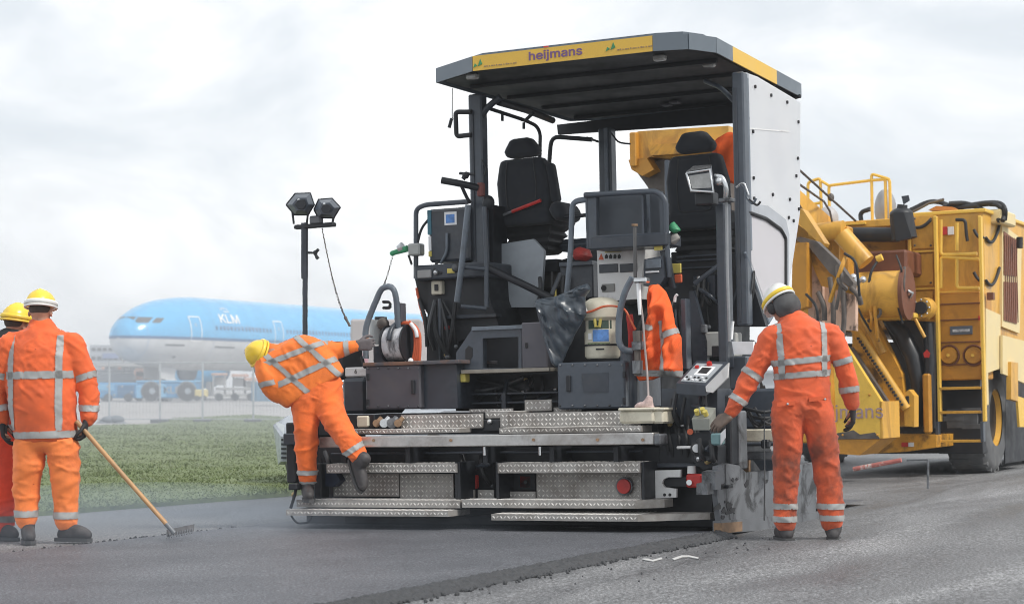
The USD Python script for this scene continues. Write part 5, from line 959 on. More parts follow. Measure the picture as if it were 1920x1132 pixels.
for x, y in ((1475, 757), (1535, 748)): part(cp, 'pocket_flap', hullp([w.J(x + dx, y + dy_, -.155 + .01 * k) for dx, dy_ in ((-18, -3), (16, -6), (16, 2), (-18, 5)) for k in (0, 1)]), o_dirty); part(cp, 'stud', ell(w.J(x + (2 if x < 1500 else 12), y, -.16), .009, 1), chrome)
w.seam(cp, wt, (1505, 722), (-.05, 0, 1)); w.seam(cp, wt, (1502, 650), (-.05, 0, 1))
for mm_, x, y in ((wa, 1376, 765), (wb_, 1597, 748)): w.seam(cp, mm_, (x, y, .04), (-.5 if x < 1500 else .1, 0, -1))
w.boot((1474, 987), (-.15, 1, 0), .10, r=.064); w.boot((1562, 986), (.2, 1, 0), .105, r=.064)
w.body = w.body + Manifold(); part_h = tm(hand(w.J(1366, 780, .03), (-.85, .25, -.62), (-.3, .6, -.6), .38, 1.05, (-.2, -.6, .8)), .005, 4)
w.body = w.body + hand(w.J(1366, 780, .03), (-.85, .25, -.62), (-.3, .6, -.6), .38, .9, (-.2, -.6, .8)); part(w.p, 'glove', part_h, bare, smooth=True, label='dusty tan glove'); w.glove(w.J(1599, 764, .05), (.05, .15, -1), (-1, .2, 0), .45, glove_m, (0, 1, 0)); w.finish_body(); w.finish()

# ------------------------------------------------------------------ things on and beside the paver
def to_man(m): return Manifold(manifold3d.Mesh(np.ascontiguousarray(m.vertices, np.float32), np.ascontiguousarray(m.faces, np.uint32)))
def drape(pxs, v0, th, amp, seed, along=(0.0, 1.0), bulge=.06, freq=9.0, edge=.022):
    """a hanging sheet or garment: an outline thickened, bulged and folded along a direction"""
    poly = [P(x, y, v=v0)[[0, 2]] for x, y in pxs]; pg = Polygon(poly).buffer(.012).buffer(-.012).buffer(-.012).buffer(.012)
    t = trimesh.creation.extrude_polygon(pg, th, engine='earcut'); q = to_man(t).refine_to_length(edge).to_mesh(); v = q.vert_properties[:, :3].astype(float)
    m = trimesh.Trimesh(np.c_[v[:, 0], v[:, 2], v[:, 1]], q.tri_verts[:, ::-1], process=True); p = m.vertices
    d = np.clip(shapely.distance(shapely.points(p[:, 0], p[:, 2]), pg.exterior) / .09, 0, 1) ** .6
    a = np.asarray(along, float) / np.linalg.norm(along); s, c = p[:, 0] * a[0] + p[:, 2] * a[1], p[:, 0] * a[1] - p[:, 2] * a[0]
    f = meshkit.fbm(np.c_[c * freq, s * freq * .16, 0 * s], 3, seed) - .5; r = np.exp(-((meshkit.fbm(np.c_[c * freq * 1.3, s * freq * .22, 0 * s + 4], 2, seed + 3) - .5) / .06) ** 2)
    k = np.where(p[:, 1] < th * .5, 1.0, -.5); m.vertices = np.c_[p[:, 0], v0 + p[:, 1] - k * (bulge * d + amp * (2.0 * f + 1.1 * r) * np.clip(d * 1.6, 0.15, 1)), p[:, 2]]
    trimesh.smoothing.filter_taubin(m, .5, -.53, 6); m.fix_normals(); return m
bagm = M('black_plastic_sheet', (.040, .052, .066), .32, var=.2, scale=8, coat=.1)
single('plastic_sheet', drape([(1002, 562), (1040, 556), (1075, 540), (1100, 531), (1106, 542), (1096, 556), (1098, 590), (1078, 625), (1066, 650), (1048, 692), (1034, 684), (1022, 640), (1010, 600)], .84, .03, .075, 3, (-.5, 1), .05, 21, .014), bagm,
       'crumpled black plastic sheet hanging over the middle of the paver', 'plastic sheet', fr=FP, smooth=True)
hv = M('hanging_orange_cloth', (.88, .12, .022), .8, var=.2, scale=6, dirt=(.30, .07, .025), dscale=4, dfrom=.5, dto=.75, damt=.8, bump=.25, bscale=260)
cvm = drape([(1214, 536), (1232, 532), (1246, 546), (1256, 572), (1262, 606), (1274, 632), (1277, 690), (1274, 708), (1240, 704), (1222, 712), (1196, 714), (1190, 696), (1196, 660), (1206, 632), (1214, 590)], .93, .05, .11, 8, (.12, 1), .03, 17, .013)
ht = thing('hanging_coverall', 'soiled orange coverall with grey strips hanging beside the paver control console', 'work clothes', fr=FP, base=P(1235, 712, v=.93))
hp = part(ht, 'cloth', cvm, hv, smooth=True)
for c_, n_, hw_ in ((P(1235, 700, v=.9), (.05, 0, 1), .024), (P(1205, 612, v=.9), (.2, 0, 1), .022), (P(1260, 622, v=.9), (-.35, 0, 1), .024)):
    n_ = np.array(n_, float); n_ /= np.linalg.norm(n_); x_ = band(cvm, [(c_ - n_ * hw_, n_), (c_ + n_ * hw_, -n_)] + ([] if n_[0] == .05 / np.linalg.norm((.05, 0, 1)) else [(c_ - np.array([.09, 0, 0]), np.array([1.0, 0, 0])), (c_ + np.array([.09, 0, 0]), np.array([-1.0, 0, 0]))]), c_ - np.array([0, .2, 0]))
    if x_ is not None: part(hp, 'reflective_strip', x_, retro, smooth=True)
x_ = band(cvm, [(P(1239, 660, v=.9), np.array([1.0, 0, .1])), (P(1248, 660, v=.9), np.array([-1.0, 0, -.1])), (P(1245, 705, v=.9), np.array([0, 0, 1.0])), (P(1245, 600, v=.9), np.array([0, 0, -1.0]))], P(1243, 660, v=.7))
if x_ is not None: part(hp, 'reflective_strip', x_, retro, smooth=True)
# orange jacket behind the right seat, red bag, green rag
single('orange_jacket', drape([(1334, 275), (1346, 256), (1366, 246), (1379, 250), (1380, 330), (1376, 345), (1356, 340), (1340, 320)], 2.45, .1, .07, 15, (.3, 1), .08, 15), hv, 'orange work jacket behind the right paver seat under the canopy', 'jacket', fr=FP, smooth=True)
single('red_bag', drape([(1072, 468), (1086, 462), (1104, 468), (1108, 482), (1098, 490), (1076, 488)], 1.84, .06, .03, 18, (1, .1), .05, 12), M('red_bag_cloth', (.30, .03, .025), .55, var=.4, scale=14), 'small crumpled red bag on the shelf behind the black seats', 'bag', fr=FP, smooth=True)
single('green_rag', drape([(1252, 424), (1262, 414), (1270, 424), (1276, 432), (1264, 438), (1254, 434)], 1.3, .04, .03, 19, (1, .2), .03, 14, .015), greenm, 'small green rag tucked beside the right paver seat', 'rag', fr=FP, smooth=True)
single('grey_rag', drape([(1252, 440), (1268, 436), (1274, 446), (1264, 458), (1252, 456)], 1.3, .04, .02, 29, (1, .2), .03, 14, .015), M('grey_rag_cloth', (.28, .27, .25), .8), 'small grey rag tucked under the green one beside the right seat', 'rag', fr=FP, smooth=True)
# gas cylinder standing on the right cabinet
gc = P(1130, 672, v=1.08); kx = .0042
q = thing('gas_cylinder', 'cream gas cylinder with domed top and blue label standing on the right paver cabinet', 'gas cylinder', fr=FP, base=gc)
zt = P(1130, 556, v=1.08)[2] - gc[2]
def gl(pts, n=28): m = lathe(pts, n); m.apply_translation(gc); return m
bdg = part(q, 'body', gl([(0, 0), (.12, 0), (.135, .02), (.135, .42 * zt), (.125, .45 * zt), (.125, .62 * zt), (.15, .66 * zt), (.155, .80 * zt), (.14, .90 * zt), (.09, .97 * zt), (0, zt)]), cream, smooth=40)
part(bdg, 'ring', gl([(.136, .20 * zt), (.139, .20 * zt), (.139, .23 * zt), (.136, .23 * zt)]), ink)
def onc(x0, y0, x1, y1, mt, nm, rad=.139):
    u0, u1 = P(x0, y0, v=.95)[0], P(x1, y0, v=.95)[0]; z0, z1 = P(1120, y1, v=.95)[2], P(1120, y0, v=.95)[2]; us = np.clip((np.linspace(u0, u1, 7) - gc[0]) / rad, -.98, .98)
    pts = [(gc[0] + r * s, gc[1] - r * math.sqrt(1 - s * s), z) for z in (z0, z1) for r in (rad, rad + .004) for s in us]; v = []; f = []
    top = [(gc[0] + rad * s, gc[1] - rad * math.sqrt(1 - s * s)) for s in us]
    for x, y in top: v += [(x, y, z0), (x, y, z1)]
    for k in range(6): f += [[2 * k, 2 * k + 2, 2 * k + 3], [2 * k, 2 * k + 3, 2 * k + 1]]
    part(bdg, nm, trimesh.Trimesh(np.array(v), np.array(f), process=False), mt)
onc(1112, 618, 1138, 640, label_b, 'blue_label'); onc(1102, 624, 1110, 636, label_w, 'white_label'); onc(1118, 653, 1132, 656, ink, 'print_line'); onc(1101, 600, 1140, 616, M('dark_green_band', (.05, .085, .065), .5), 'green_band', .1265); onc(1101, 642, 1140, 645, M('olive_band', (.20, .24, .14), .5), 'olive_band')
part(bdg, 'valve', tube([P(x, y, v=.94) for x, y in ((1115, 598), (1117, 612), (1124, 612), (1126, 598))], .012, 6), label_y)
part(bdg, 'orange_cord', tube(fillet([P(x, y, v=.9) for x, y in ((1072, 580), (1080, 586), (1105, 586), (1130, 574), (1150, 573), (1172, 578), (1182, 600), (1192, 618))], .1), .009, 6), orangeh, smooth=True)
for k in range(6): part(bdg, 'cord_coil', tube([P(1074 + 4.5 * k, 574 + k % 2, v=.9), P(1078 + 4.5 * k, 584, v=.9)], .008, 5), label_w)
single('red_hose', [mtu([(1180, 590, 1.0), (1184, 620, 1.0), (1184, 655, 1.02)], .028, .1)], redm, 'short red hose hanging between the gas cylinder and the orange coverall', 'hose', fr=FP, smooth=True)
q = thing('burner_lance', 'pale burner lance with chrome fittings hanging in front of the hanging orange coverall', 'burner', fr=FP, base=P(1212, 745, v=.80))
part(q, 'hose', mtu([(1196, 525, .8), (1200, 560, .8), (1206, 600, .79), (1208, 640, .78), (1213, 690, .78), (1216, 745, .6)], .0085, .2), M('pale_hose', (.30, .26, .25), .5), smooth=True)
part(q, 'handle', cyl(P(1197, 530, v=.79), P(1200, 590, v=.79), .018, .013), label_w, smooth=40); part(q, 'holder', mb(1186, 520, 1212, 530, .76, .84, .01), chrome)
for y0, y1, r in ((620, 640, .05), (640, 656, .06), (656, 676, .035), (676, 700, .055), (690, 704, .04)): part(q, 'fitting', cyl(P(1195, y0, v=.8), P(1196, y1, v=.8), r * .72), steelg if y0 in (640, 676) else grime, smooth=40)
pt('hand_rail', [(1186, 520, .86), (1172, 545, .86), (1160, 590, .86), (1160, 640, .86), (1168, 656, .86), (1186, 658, .9)], .026, tubeg, .1)
# bucket, rope and rag on the walkway
q = thing('plastic_tray', 'dirty cream plastic tub standing on the right end of the paver walkway', 'tub', fr=FP, base=P(1202, 795, v=.45))
part(q, 'tub', mb(1160, 769, 1226, 794, .42, .66, .018), cream); part(q, 'rim', mb(1158, 764, 1228, 769.5, .41, .67, .008), cream); part(q, 'tub_back', mb(1222, 768, 1244, 794, .44, .66, .014), cream); part(q, 'rim', mb(1221, 764, 1246, 769, .43, .67, .006), cream)
single('rag_bundle', drape([(1184, 765), (1194, 755), (1206, 752), (1212, 740), (1220, 744), (1222, 760), (1232, 766)], .48, .05, .03, 33, (.3, 1), .05, 16, .012), M('pink_rag', (.50, .38, .36), .85, var=.4, scale=25), 'pinkish crumpled rag lying on the cream tub', 'rag', fr=FP, smooth=True)
# hose reel and pump on the left cabinet
q = thing('hose_reel', 'white hose reel with orange hose standing on the left rear cabinet of the paver', 'hose reel', fr=FP, base=P(755, 678, v=.95))
rc = P(748, 644, v=.95); part(q, 'drum', cyl(rc - [.085, 0, 0], rc + [.075, 0, 0], .135, n=32), M('dirty_white_drum', (.52, .53, .55), .6, var=.25, scale=8, dirt=(.06, .06, .065), dscale=9, damt=.9, dfrom=.5, dto=.62, stretch=(1, 1, .35)), smooth=40)
part(q, 'flange', cyl(rc + [.09, 0, 0], rc + [.105, 0, 0], .155, n=32), black, smooth=40); part(q, 'flange', cyl(rc - [.10, 0, 0], rc - [.088, 0, 0], .15, n=32), black, smooth=40); part(q, 'guard', tube([rc + np.array([0, .16 * math.cos(t), .16 * math.sin(t)]) for t in np.linspace(.4, 3.0, 14)], .02, 6), grey, smooth=True)
for k in range(4): part(q, 'orange_hose', mtu([(752 + 5 * k, 606 - k, .93), (766 + 5 * k, 604 + 3 * k, .93), (778 + 3 * k, 620 + 2 * k, .93), (779 + 3 * k, 650, .93), (774 + 4 * k, 676, .93)], .013, .1), orangeh, smooth=True)
part(q, 'white_strap', mtu([(770, 606, .91), (780, 618, .91), (782, 632, .91)], .016, .05), label_w, smooth=True); part(q, 'clip', ell(P(770, 676, v=.88), .022, 1), label_w)
q = thing('spray_pump', 'pale grey spray pump with green bottle beside the white hose reel', 'pump', fr=FP, base=P(712, 680, v=.98))
part(q, 'motor', cyl(P(709, 645, v=1.0), P(709, 600, v=1.0), .07, .065, 20), M('pale_motor', (.36, .38, .38), .45, var=.12), smooth=40); part(q, 'cap', cyl(P(714, 600, v=1.0), P(714, 594, v=1.0), .05), black, smooth=40); part(q, 'gearbox', ell(P(718, 607, v=.93), (.05, .05, .05), 2), grime, smooth=True)
part(q, 'base', mb(699, 648, 737, 680, .92, 1.12, .01), grey); part(q, 'bracket', mb(724, 612, 738, 660, 1.0, 1.1, .006), black); part(q, 'green_bottle', cyl(P(722, 650, v=.9), P(723, 632, v=.9), .017, .012, 12), greenm, smooth=40); part(q, 'bottle_cap', cyl(P(723, 632, v=.9), P(723, 626, v=.9), .01), redm)
pt('hand_rail', [(686, 672, .82), (685, 620, .82), (690, 600, .82), (716, 538, .82), (736, 537, .82), (743, 556, .84), (746, 610, .9), (748, 640, .95)], .025, tubeg, .09); pt('rail_hook', [(718, 566, .84), (731, 566, .84), (732, 577, .84), (718, 577, .84)], .012, black, .02); pb('rail_plate', 741, 568, 752, 604, .9, .98, purp, .004); pt('base_hook', [(678, 668, .85), (684, 690, .85), (690, 682, .85)], .014, black)
# floodlight mast on the left of the paver
q = thing('floodlight_mast', 'tall black mast carrying two floodlights at the left of the paver', 'light mast', fr=FP, base=P(572, 790, v=1.0))
part(q, 'pole', cyl(P(572, 812, v=1.0), P(572, 520, v=1.0), .021, n=14), grey, smooth=40); part(q, 'sleeve', cyl(P(571, 522, v=1.0), P(571, 418, v=1.0), .029, n=14), grey, smooth=40); part(q, 'crossbar', mb(550, 419, 624, 427, .97, 1.03, .008), black)
part(q, 'mast_foot', mb(556, 800, 590, 818, .95, 1.05, .01), black)
part(q, 'wing_screw', [cyl(P(578, 474, v=1.0), P(590, 474, v=1.0), .009), mtu([(597, 468, 1.0), (590, 474, 1.0), (596, 485, 1.0)], .014, 0), ell(P(591, 474, v=1.0), .02, 1)], black)
def hexlamp(px, cx_, cy_, face):
    ins_ = lambda f, v: [P(cx_ + (x - cx_) * f, cy_ + (y - cy_) * f, v=v) for x, y in px]
    h = part(q, 'floodlight', hullp(ins_(.62, .88) + ins_(1.0, .97) + ins_(1.0, 1.03) + ins_(.9, 1.08)), grey2); part(h, 'rear_cap', hullp(ins_(.42, .855) + ins_(.48, .90)), black); part(h, 'front_glass', hullp(ins_(.82, 1.081) + ins_(.82, 1.09)), lens)
    part(h, 'rim', tube(ins_(1.02, 1.0) + ins_(1.02, 1.0)[:1], .010, 6), black); part(h, 'cap_screw', ell(P(cx_ - 3, cy_ - 8, v=.875), .013, 1), chrome)
    for s_ in (-1, 1): part(h, 'yoke', tube([P(cx_ + s_ * 15, cy_ + 14, v=1.0), P(cx_ + s_ * 12, 420, v=1.0)], .009, 6), black)
hexlamp([(538, 384), (554, 364), (581, 363), (588, 384), (577, 402), (553, 402)], 563, 383, 0); hexlamp([(590, 393), (598, 375), (622, 373), (637, 389), (625, 408), (597, 407)], 611, 391, 1); part(q, 'clamp', mb(579, 404, 600, 420, .98, 1.04, .012), steelg)
single('hanging_chain', [tube([p_, p_ + np.array([.004 * (-1) ** k, .003, -.016])], .0055, 5) for k, p_ in enumerate(sag(P(604, 428, v=1.0), P(650, 598, v=1.0), .10, 52))] + [cyl(P(647, 594, v=1.0), P(656, 611, v=1.0), .013, .008)], grime, 'thin coiled cable hanging from the floodlight mast', 'cable', kind='stuff', fr=FP)
single('spray_chain', [tube([p_, p_ + np.array([.004 * (-1) ** k, .002, -.018])], .005, 5) for k, p_ in enumerate(sag(P(735, 482, v=1.45), P(720, 532, v=.9), .01, 12))], grime, 'short thin chain hanging from the green spray nozzle', 'chain', kind='stuff', fr=FP)
# worklight on the stand at the right
q = thing('work_lamp', 'square chrome edged work lamp on a thin stand before the right seat', 'lamp', fr=FP, base=P(1358, 374, v=1.0))
h = part(q, 'housing', hullp([P(x, y, v=vv) for x, y, vv in ((1286, 324, .9), (1332, 318, .9), (1338, 358, .9), (1296, 358, .9), (1300, 312, 1.1), (1334, 310, 1.1), (1338, 340, 1.1), (1308, 342, 1.1))]), grey); part(h, 'glass', mq([(1290, 330), (1330, 324), (1334, 352), (1298, 354)], .893, .90), lens)
part(h, 'chrome_rim', tube([P(x, y, v=.89) for x, y in ((1287, 325), (1331, 318), (1338, 360), (1296, 358), (1287, 325))], .011, 6), chrome, smooth=True); part(h, 'lamp_hood', hullp([P(x, y, v=vv) for x, y, vv in ((1287, 322, .88), (1332, 315, .88), (1300, 311, 1.1), (1334, 309, 1.1))]), chrome)
part(q, 'bracket', [mtu([(1340, 330, .95), (1354, 332, .95), (1362, 352, .95), (1360, 372, .98)], .02, .05), ell(P(1348, 340, v=.95), .035, 1)], chrome, smooth=True); part(q, 'lower_box', mb(1302, 360, 1336, 384, .95, 1.08, .01), black)
# cable clutter beside the right post
for k, pts in enumerate((((1388, 345), (1396, 352), (1400, 372), (1412, 384), (1418, 372)), ((1380, 352), (1394, 340), (1404, 366)), ((1404, 374), (1420, 386), (1426, 378)))): pt('cable', [(x, y, 1.5) for x, y in pts], .009, (tubeg, chrome, rubber)[k], .04)
# silver car beyond the left end of the paver
cf = frame(R(FW, 508, 921, z=0.0) + np.array([0.60, .45, 0]), -TH); silver = M('silver_car_paint', (.34, .37, .41), .3, .2, var=.04, coat=.5)
q = thing('silver_car', 'silver grey car mostly hidden behind the left end of the paver', 'car', fr=cf, base=(0, 0, 0))
prof = [(0.0, .28), (-.02, .55), (.08, .72), (.95, .92), (1.75, 1.40), (3.1, 1.42), (3.9, .98), (4.2, .9), (4.25, .3)]
def sect(w): return [(s_ * x, y, z) for y, z in prof for s_, x in ((1, w(y, z)), (-1, w(y, z)))]
part(q, 'body', cat([hullp([(s_ * x, y, z) for s_ in (-1, 1) for x, y, z in [(.86, .25, .25), (.62, -.05, .3), (.62, -.05, .58), (.84, .12, .70), (.74, .25, .80), (.72, 1.0, .94), (.86, .6, .75), (.88, 1.0, .86), (.88, 3.9, .9), (.8, 4.25, .85), (.8, 4.25, .3), (.88, .9, .25), (.88, 3.9, .25)]])]), silver, smooth=30)
part(q, 'cabin', hullp([(s_ * x, y, z) for s_ in (-1, 1) for x, y, z in [(.74, 1.0, .92), (.60, 1.7, 1.33), (.60, 3.1, 1.35), (.74, 3.9, .9)]]), M('car_glass', (.03, .035, .04), .1), smooth=20)
for s_ in (-1, 1):
    part(q, 'headlight', hullp([(s_ * x, y, z) for x, y, z in [(.60, -.02, .60), (.82, .12, .66), (.80, .14, .74), (.62, .02, .70)]]), M('headlight_glass', (.7, .72, .74), .1, spec=.9) if 'headlight_glass' not in MATS else MATS['headlight_glass'])
    for y in (.75, 3.4): w_ = part(q, 'wheel', cyl((s_ * .70, y, .31), (s_ * .895, y, .31), .31, n=24), tyre_m, smooth=40); part(w_, 'rim', cyl((s_ * .88, y, .31), (s_ * .9, y, .31), .2, n=20), chrome, smooth=40)
for k in range(5): part(q, 'grille_slat', box((-.60, -.075, .33 + .05 * k), (.60, -.045, .355 + .05 * k)), black)

# ------------------------------------------------------------------ the airliner and the apron beyond
blue = M('airliner_blue', (.085, .40, .70), .25, var=.03, scale=.4, coat=.4); belly = M('airliner_grey', (.56, .57, .58), .35, var=.04, scale=.4, dirt=(.36, .37, .38), dscale=.3, damt=.4); wht = M('airliner_white', (.80, .80, .80), .4, var=.02); cheat = M('airliner_line', (.06, .14, .28), .4, var=.02)
glassd = M('cockpit_glass', (.10, .10, .10), .12, var=.1); greyl = M('grey_lettering', (.25, .40, .58), .5); gearm = M('gear_grey', (.12, .13, .14), .5, var=.2)
PA = -math.radians(25); af = frame((-31.6, 154.0, 0), PA)
al = thing('airliner', 'blue and pale grey airliner parked beyond the grass on the left', 'airplane', fr=af, base=(0, 20, 0))
ZC = 5.72
PR = [(0, .02, 5.02), (.06, .50, 5.03), (.3, 1.02, 5.07), (.8, 1.50, 5.14), (1.5, 1.88, 5.23), (2.4, 2.20, 5.33), (3.4, 2.48, 5.43), (4.6, 2.72, 5.53), (6, 2.89, 5.61), (8, 3.04, 5.68), (10, 3.1, ZC), (20, 3.1, ZC), (34, 3.1, ZC), (50, 3.1, ZC), (54, 3.0, 5.8), (60, 2.5, 6.2), (66, 1.7, 6.9), (71, .8, 7.5), (73.5, .25, 7.8)]
_L = np.r_[np.linspace(0, .4, 5)[:-1], np.linspace(.4, 10, 40), np.linspace(11, 50, 27), np.linspace(51, 73.5, 24)]
Rr = lambda l: np.interp(l, [p[0] for p in PR], [p[1] for p in PR]); Zz = lambda l: np.interp(l, [p[0] for p in PR], [p[2] for p in PR])
_a = np.arange(64) * 2 * math.pi / 64; V_ = np.stack([np.cos(_a)[None] * Rr(_L)[:, None], np.repeat(_L[:, None], 64, 1), np.sin(_a)[None] * Rr(_L)[:, None] + Zz(_L)[:, None]], -1).reshape(-1, 3)
i, j = np.meshgrid(np.arange(len(_L) - 1), np.arange(64), indexing='ij'); j2 = (j + 1) % 64; Q_ = np.stack([i * 64 + j, (i + 1) * 64 + j, (i + 1) * 64 + j2, i * 64 + j2], -1).reshape(-1, 4)
fus = trimesh.Trimesh(V_, np.vstack([Q_[:, [0, 1, 2]], Q_[:, [0, 2, 3]]]), process=False); fus.fix_normals()
sl = lambda m, o, n: trimesh.intersections.slice_mesh_plane(m, n, o, cap=False)
part(al, 'upper_fuselage', sl(fus, (0, 0, 5.20), (0, 0, 1)), blue, smooth=True); part(al, 'belly', sl(fus, (0, 0, 5.20), (0, 0, -1)), belly, smooth=True)
fo_ = fus.copy(); fo_.vertices = fo_.vertices + fo_.vertex_normals * .025
def patch(name, z0, z1, l0, l1, mt, x0=-9, x1=9, par=None):
    m = fo_
    for o, n in (((0, 0, z0), (0, 0, 1)), ((0, 0, z1), (0, 0, -1)), ((0, l0, 0), (0, 1, 0)), ((0, l1, 0), (0, -1, 0)), ((x0, 0, 0), (1, 0, 0)), ((x1, 0, 0), (-1, 0, 0))):
        m = sl(m, o, n)
        if not len(m.faces): return
    part(par or al, name, m, mt, smooth=True)
patch('cheat_line', 5.10, 5.32, 0, 66, cheat)
for l0 in (1.5, 9.2, 17.0, 25.0): patch('panel_joint', 3.2, 8.7, l0, l0 + .035, greyl, 0, 9)
for z0, l0, l1 in ((4.55, 3.2, 5.4), (4.5, 9.5, 12.5), (3.6, 4.6, 5.0), (4.1, 14.2, 14.5)): patch('belly_mark', z0, z0 + .12, l0, l1, gearm, 0, 9)
for x0, x1, z0, z1 in ((-.74, -.06, 6.42, 6.88), (.06, .78, 6.42, 6.88), (.92, 1.66, 6.38, 6.84), (1.80, 2.1, 6.40, 6.80)): patch('cockpit_window', z0, z1, 1.0, 3.9, glassd, x0, x1)
for l0 in (6.0, 18.6, 38.0):
    for a_, b_, c_, d_ in ((4.95, 7.05, l0, l0 + .10), (4.95, 7.05, l0 + 1.35, l0 + 1.45), (6.97, 7.06, l0, l0 + 1.45), (4.95, 5.03, l0, l0 + 1.45)): patch('door_frame', a_, b_, c_, d_, wht, 0, 9)
    patch('door_window', 6.2, 6.5, l0 + .55, l0 + .85, greyl, 0, 9)
def wrap(t, hgt, l0, z, mt, wid=None, bold=True, name='lettering'):
    m = meshkit.text_mesh(t, hgt, .01, bold)
    if wid: m.vertices[:, 0] *= wid / m.bounds[1][0]
    if len(m.faces) < 4000: m = m.subdivide()
    v = m.vertices; a0 = math.asin((z - ZC) / 3.1); a = a0 + v[:, 1] / 3.1; l = l0 + v[:, 0]; r = Rr(l) + .03 + v[:, 2]; m.vertices = np.c_[r * np.cos(a), l, Zz(l) + r * np.sin(a)]; part(al, name, m, mt)
wrap('KLM', .78, 10.1, 6.62, wht, 3.1); wrap('Royal Dutch Airlines', .30, 9.9, 6.15, greyl, 6.2, False, 'small_lettering')
for dx in (0, .32, .64, .96): wrap('o', .28, 11.1 + dx - .12, 7.62 + (.16 if dx in (.32, .64) else .08), wht, name='crown_mark')
wrap('-', .5, 10.9, 7.40, wht, 1.3, name='crown_mark')
wl = []
for k in range(76):
    l = 9.4 + k * .56
    if 18.2 < l < 20.4 or 37.6 < l < 39.8: continue
    for s_ in (1, -1):
        z0 = 5.98; r = 3.125; pts = []
        for dz in (0, .34):
            x = math.sqrt(r * r - (z0 + dz - ZC) ** 2); pts += [(s_ * x, l, z0 + dz), (s_ * x, l + .24, z0 + dz), (s_ * (x - .02), l, z0 + dz), (s_ * (x - .02), l + .24, z0 + dz)]
        wl.append(hullp(pts))
part(al, 'cabin_windows', wl, cheat, kind='stuff')
def foil(pts, th): return hullp([(x, y, z + s_ * th * t) for x, y, z, t in pts for s_ in (-1, 1)])
for s_ in (1, -1):
    part(al, 'wing', foil([(s_ * 2.6, 25, 4.1, 1.0), (s_ * 2.6, 38.5, 3.9, .25), (s_ * 10, 30, 4.7, .6), (s_ * 10, 38.5, 4.6, .2), (s_ * 30, 45.5, 6.6, .2), (s_ * 30, 48, 6.6, .1)], .55), belly)
    e = part(al, 'engine', put(lathe([(1.2, 0), (1.62, .25), (1.75, 1.6), (1.6, 3.8), (1.1, 5.6), (.5, 6.4), (0, 6.6)], 28), (s_ * 9.6, 23.5, 2.75), (1, 0, 0), (0, 0, -1)), blue, smooth=40); part(e, 'fan', put(lathe([(0, .1), (1.2, .35)], 28), (s_ * 9.6, 23.5, 2.75), (1, 0, 0), (0, 0, -1)), gearm); part(e, 'pylon', hullp([(s_ * 9.6 + a_, y, z) for a_ in (-.2, .2) for y, z in ((24.5, 4.3), (31, 4.6), (31, 5.0), (28, 5.2))]), belly)
    part(al, 'tailplane', foil([(s_ * 1.2, 62, 7.2, .5), (s_ * 1.2, 69, 7.3, .15), (s_ * 10.7, 69.5, 8.4, .15), (s_ * 10.7, 72.0, 8.4, .1)], .5), wht)
    for dy in (0, 1.45, 2.9): part(al, 'main_wheel', [cyl((s_ * 5.5 + dx - .25, 36 + dy, .66), (s_ * 5.5 + dx + .25, 36 + dy, .66), .66, n=20) for dx in (-.7, .7)], rubber, smooth=40)
    part(al, 'gear_leg', cyl((s_ * 5.5, 37.4, .7), (s_ * 5.3, 37.0, 4.2), .26), gearm)
part(al, 'tail_fin', hullp([(s_ * t, y, z) for s_ in (-1, 1) for y, z, t in ((60, 8.4, .4), (70.5, 8.2, .15), (73.5, 17.6, .08), (70.8, 17.6, .15))]), wht)
part(al, 'nose_gear', [cyl((0, 6.4, .6), (0, 6.0, 3.2), .17), cyl((-.5, 6.4, .55), (-.15, 6.4, .55), .55, n=20), cyl((.15, 6.4, .55), (.5, 6.4, .55), .55, n=20)], gearm, smooth=40)
for s_ in (-1, 1): part(al, 'gear_door', hullp([(s_ * .75 + dx, y, z) for dx in (0, .05) for y, z in ((4.4, 2.9), (6.9, 2.75), (6.6, 1.7), (4.6, 1.9))]), belly)
# vehicles by its nose (camera aligned frame)
def wb(x0, y0, x1, y1, Y, d, c=.03): a_, b_ = R(FW, x0, y1, v=Y), R(FW, x1, y0, v=Y); return box(a_, b_ + np.array([0, d, 0]), c)
def wcyl(x, y, r, Y, d, n=24): c = R(FW, x, y, v=Y); return cyl(c, c + np.array([0, d, 0]), r, n=n)
def gzY(y): return CAMZ * FPX / (y - CY)
tugb = M('tug_blue', (.045, .26, .50), .4, var=.08, scale=.6); tugl = M('tug_light_blue', (.16, .42, .66), .4); dkw = M('far_tyre', (.06, .064, .07), .7); litw = M('far_white', (.36, .36, .355), .5, var=.1); pinkw = M('far_pink_panel', (.55, .35, .28), .6, var=.15, scale=1.5); fgrey = M('far_grey', (.22, .24, .26), .6, var=.12, scale=.5)
def vehicle(name, label, catg, x0, x1, yb, Y=None, group=None):
    Y = Y or gzY(yb); return thing(name, label, catg, group, base=R(FW, (x0 + x1) / 2, yb, v=Y)), Y
q, Y = vehicle('aircraft_tug', 'low blue aircraft tug with big wheels under the nose of the airliner', 'tug', 255, 366, 750.5, 148)
bt = part(q, 'body', wb(256, 716, 366, 746, Y, 3.4, .1), tugb); part(bt, 'top_plate', wb(255, 713, 367, 716.5, Y - .05, 3.5, .03), tugl); part(bt, 'light_panel', wb(297, 719, 312, 744, Y - .03, .04, .005), tugl); part(bt, 'light_panel', wb(256, 722, 266, 746, Y - .03, .04, .005), tugl)
for x in (283, 350): ww = part(q, 'wheel', wcyl(x, 733.5, .70, Y - .12, .5), dkw, smooth=40); part(ww, 'wheel_arch', wcyl(x, 733, .78, Y - .06, .06), fgrey, smooth=40); part(ww, 'hub', wcyl(x + 2, 733, .24, Y - .16, .06), M('far_hub', (.3, .34, .38), .5))
part(bt, 'lettering', put(meshkit.text_mesh('KLF', .52, .01, True), R(FW, 306, 737, v=Y - .02), (1, 0, 0), (0, 0, 1)), litw)
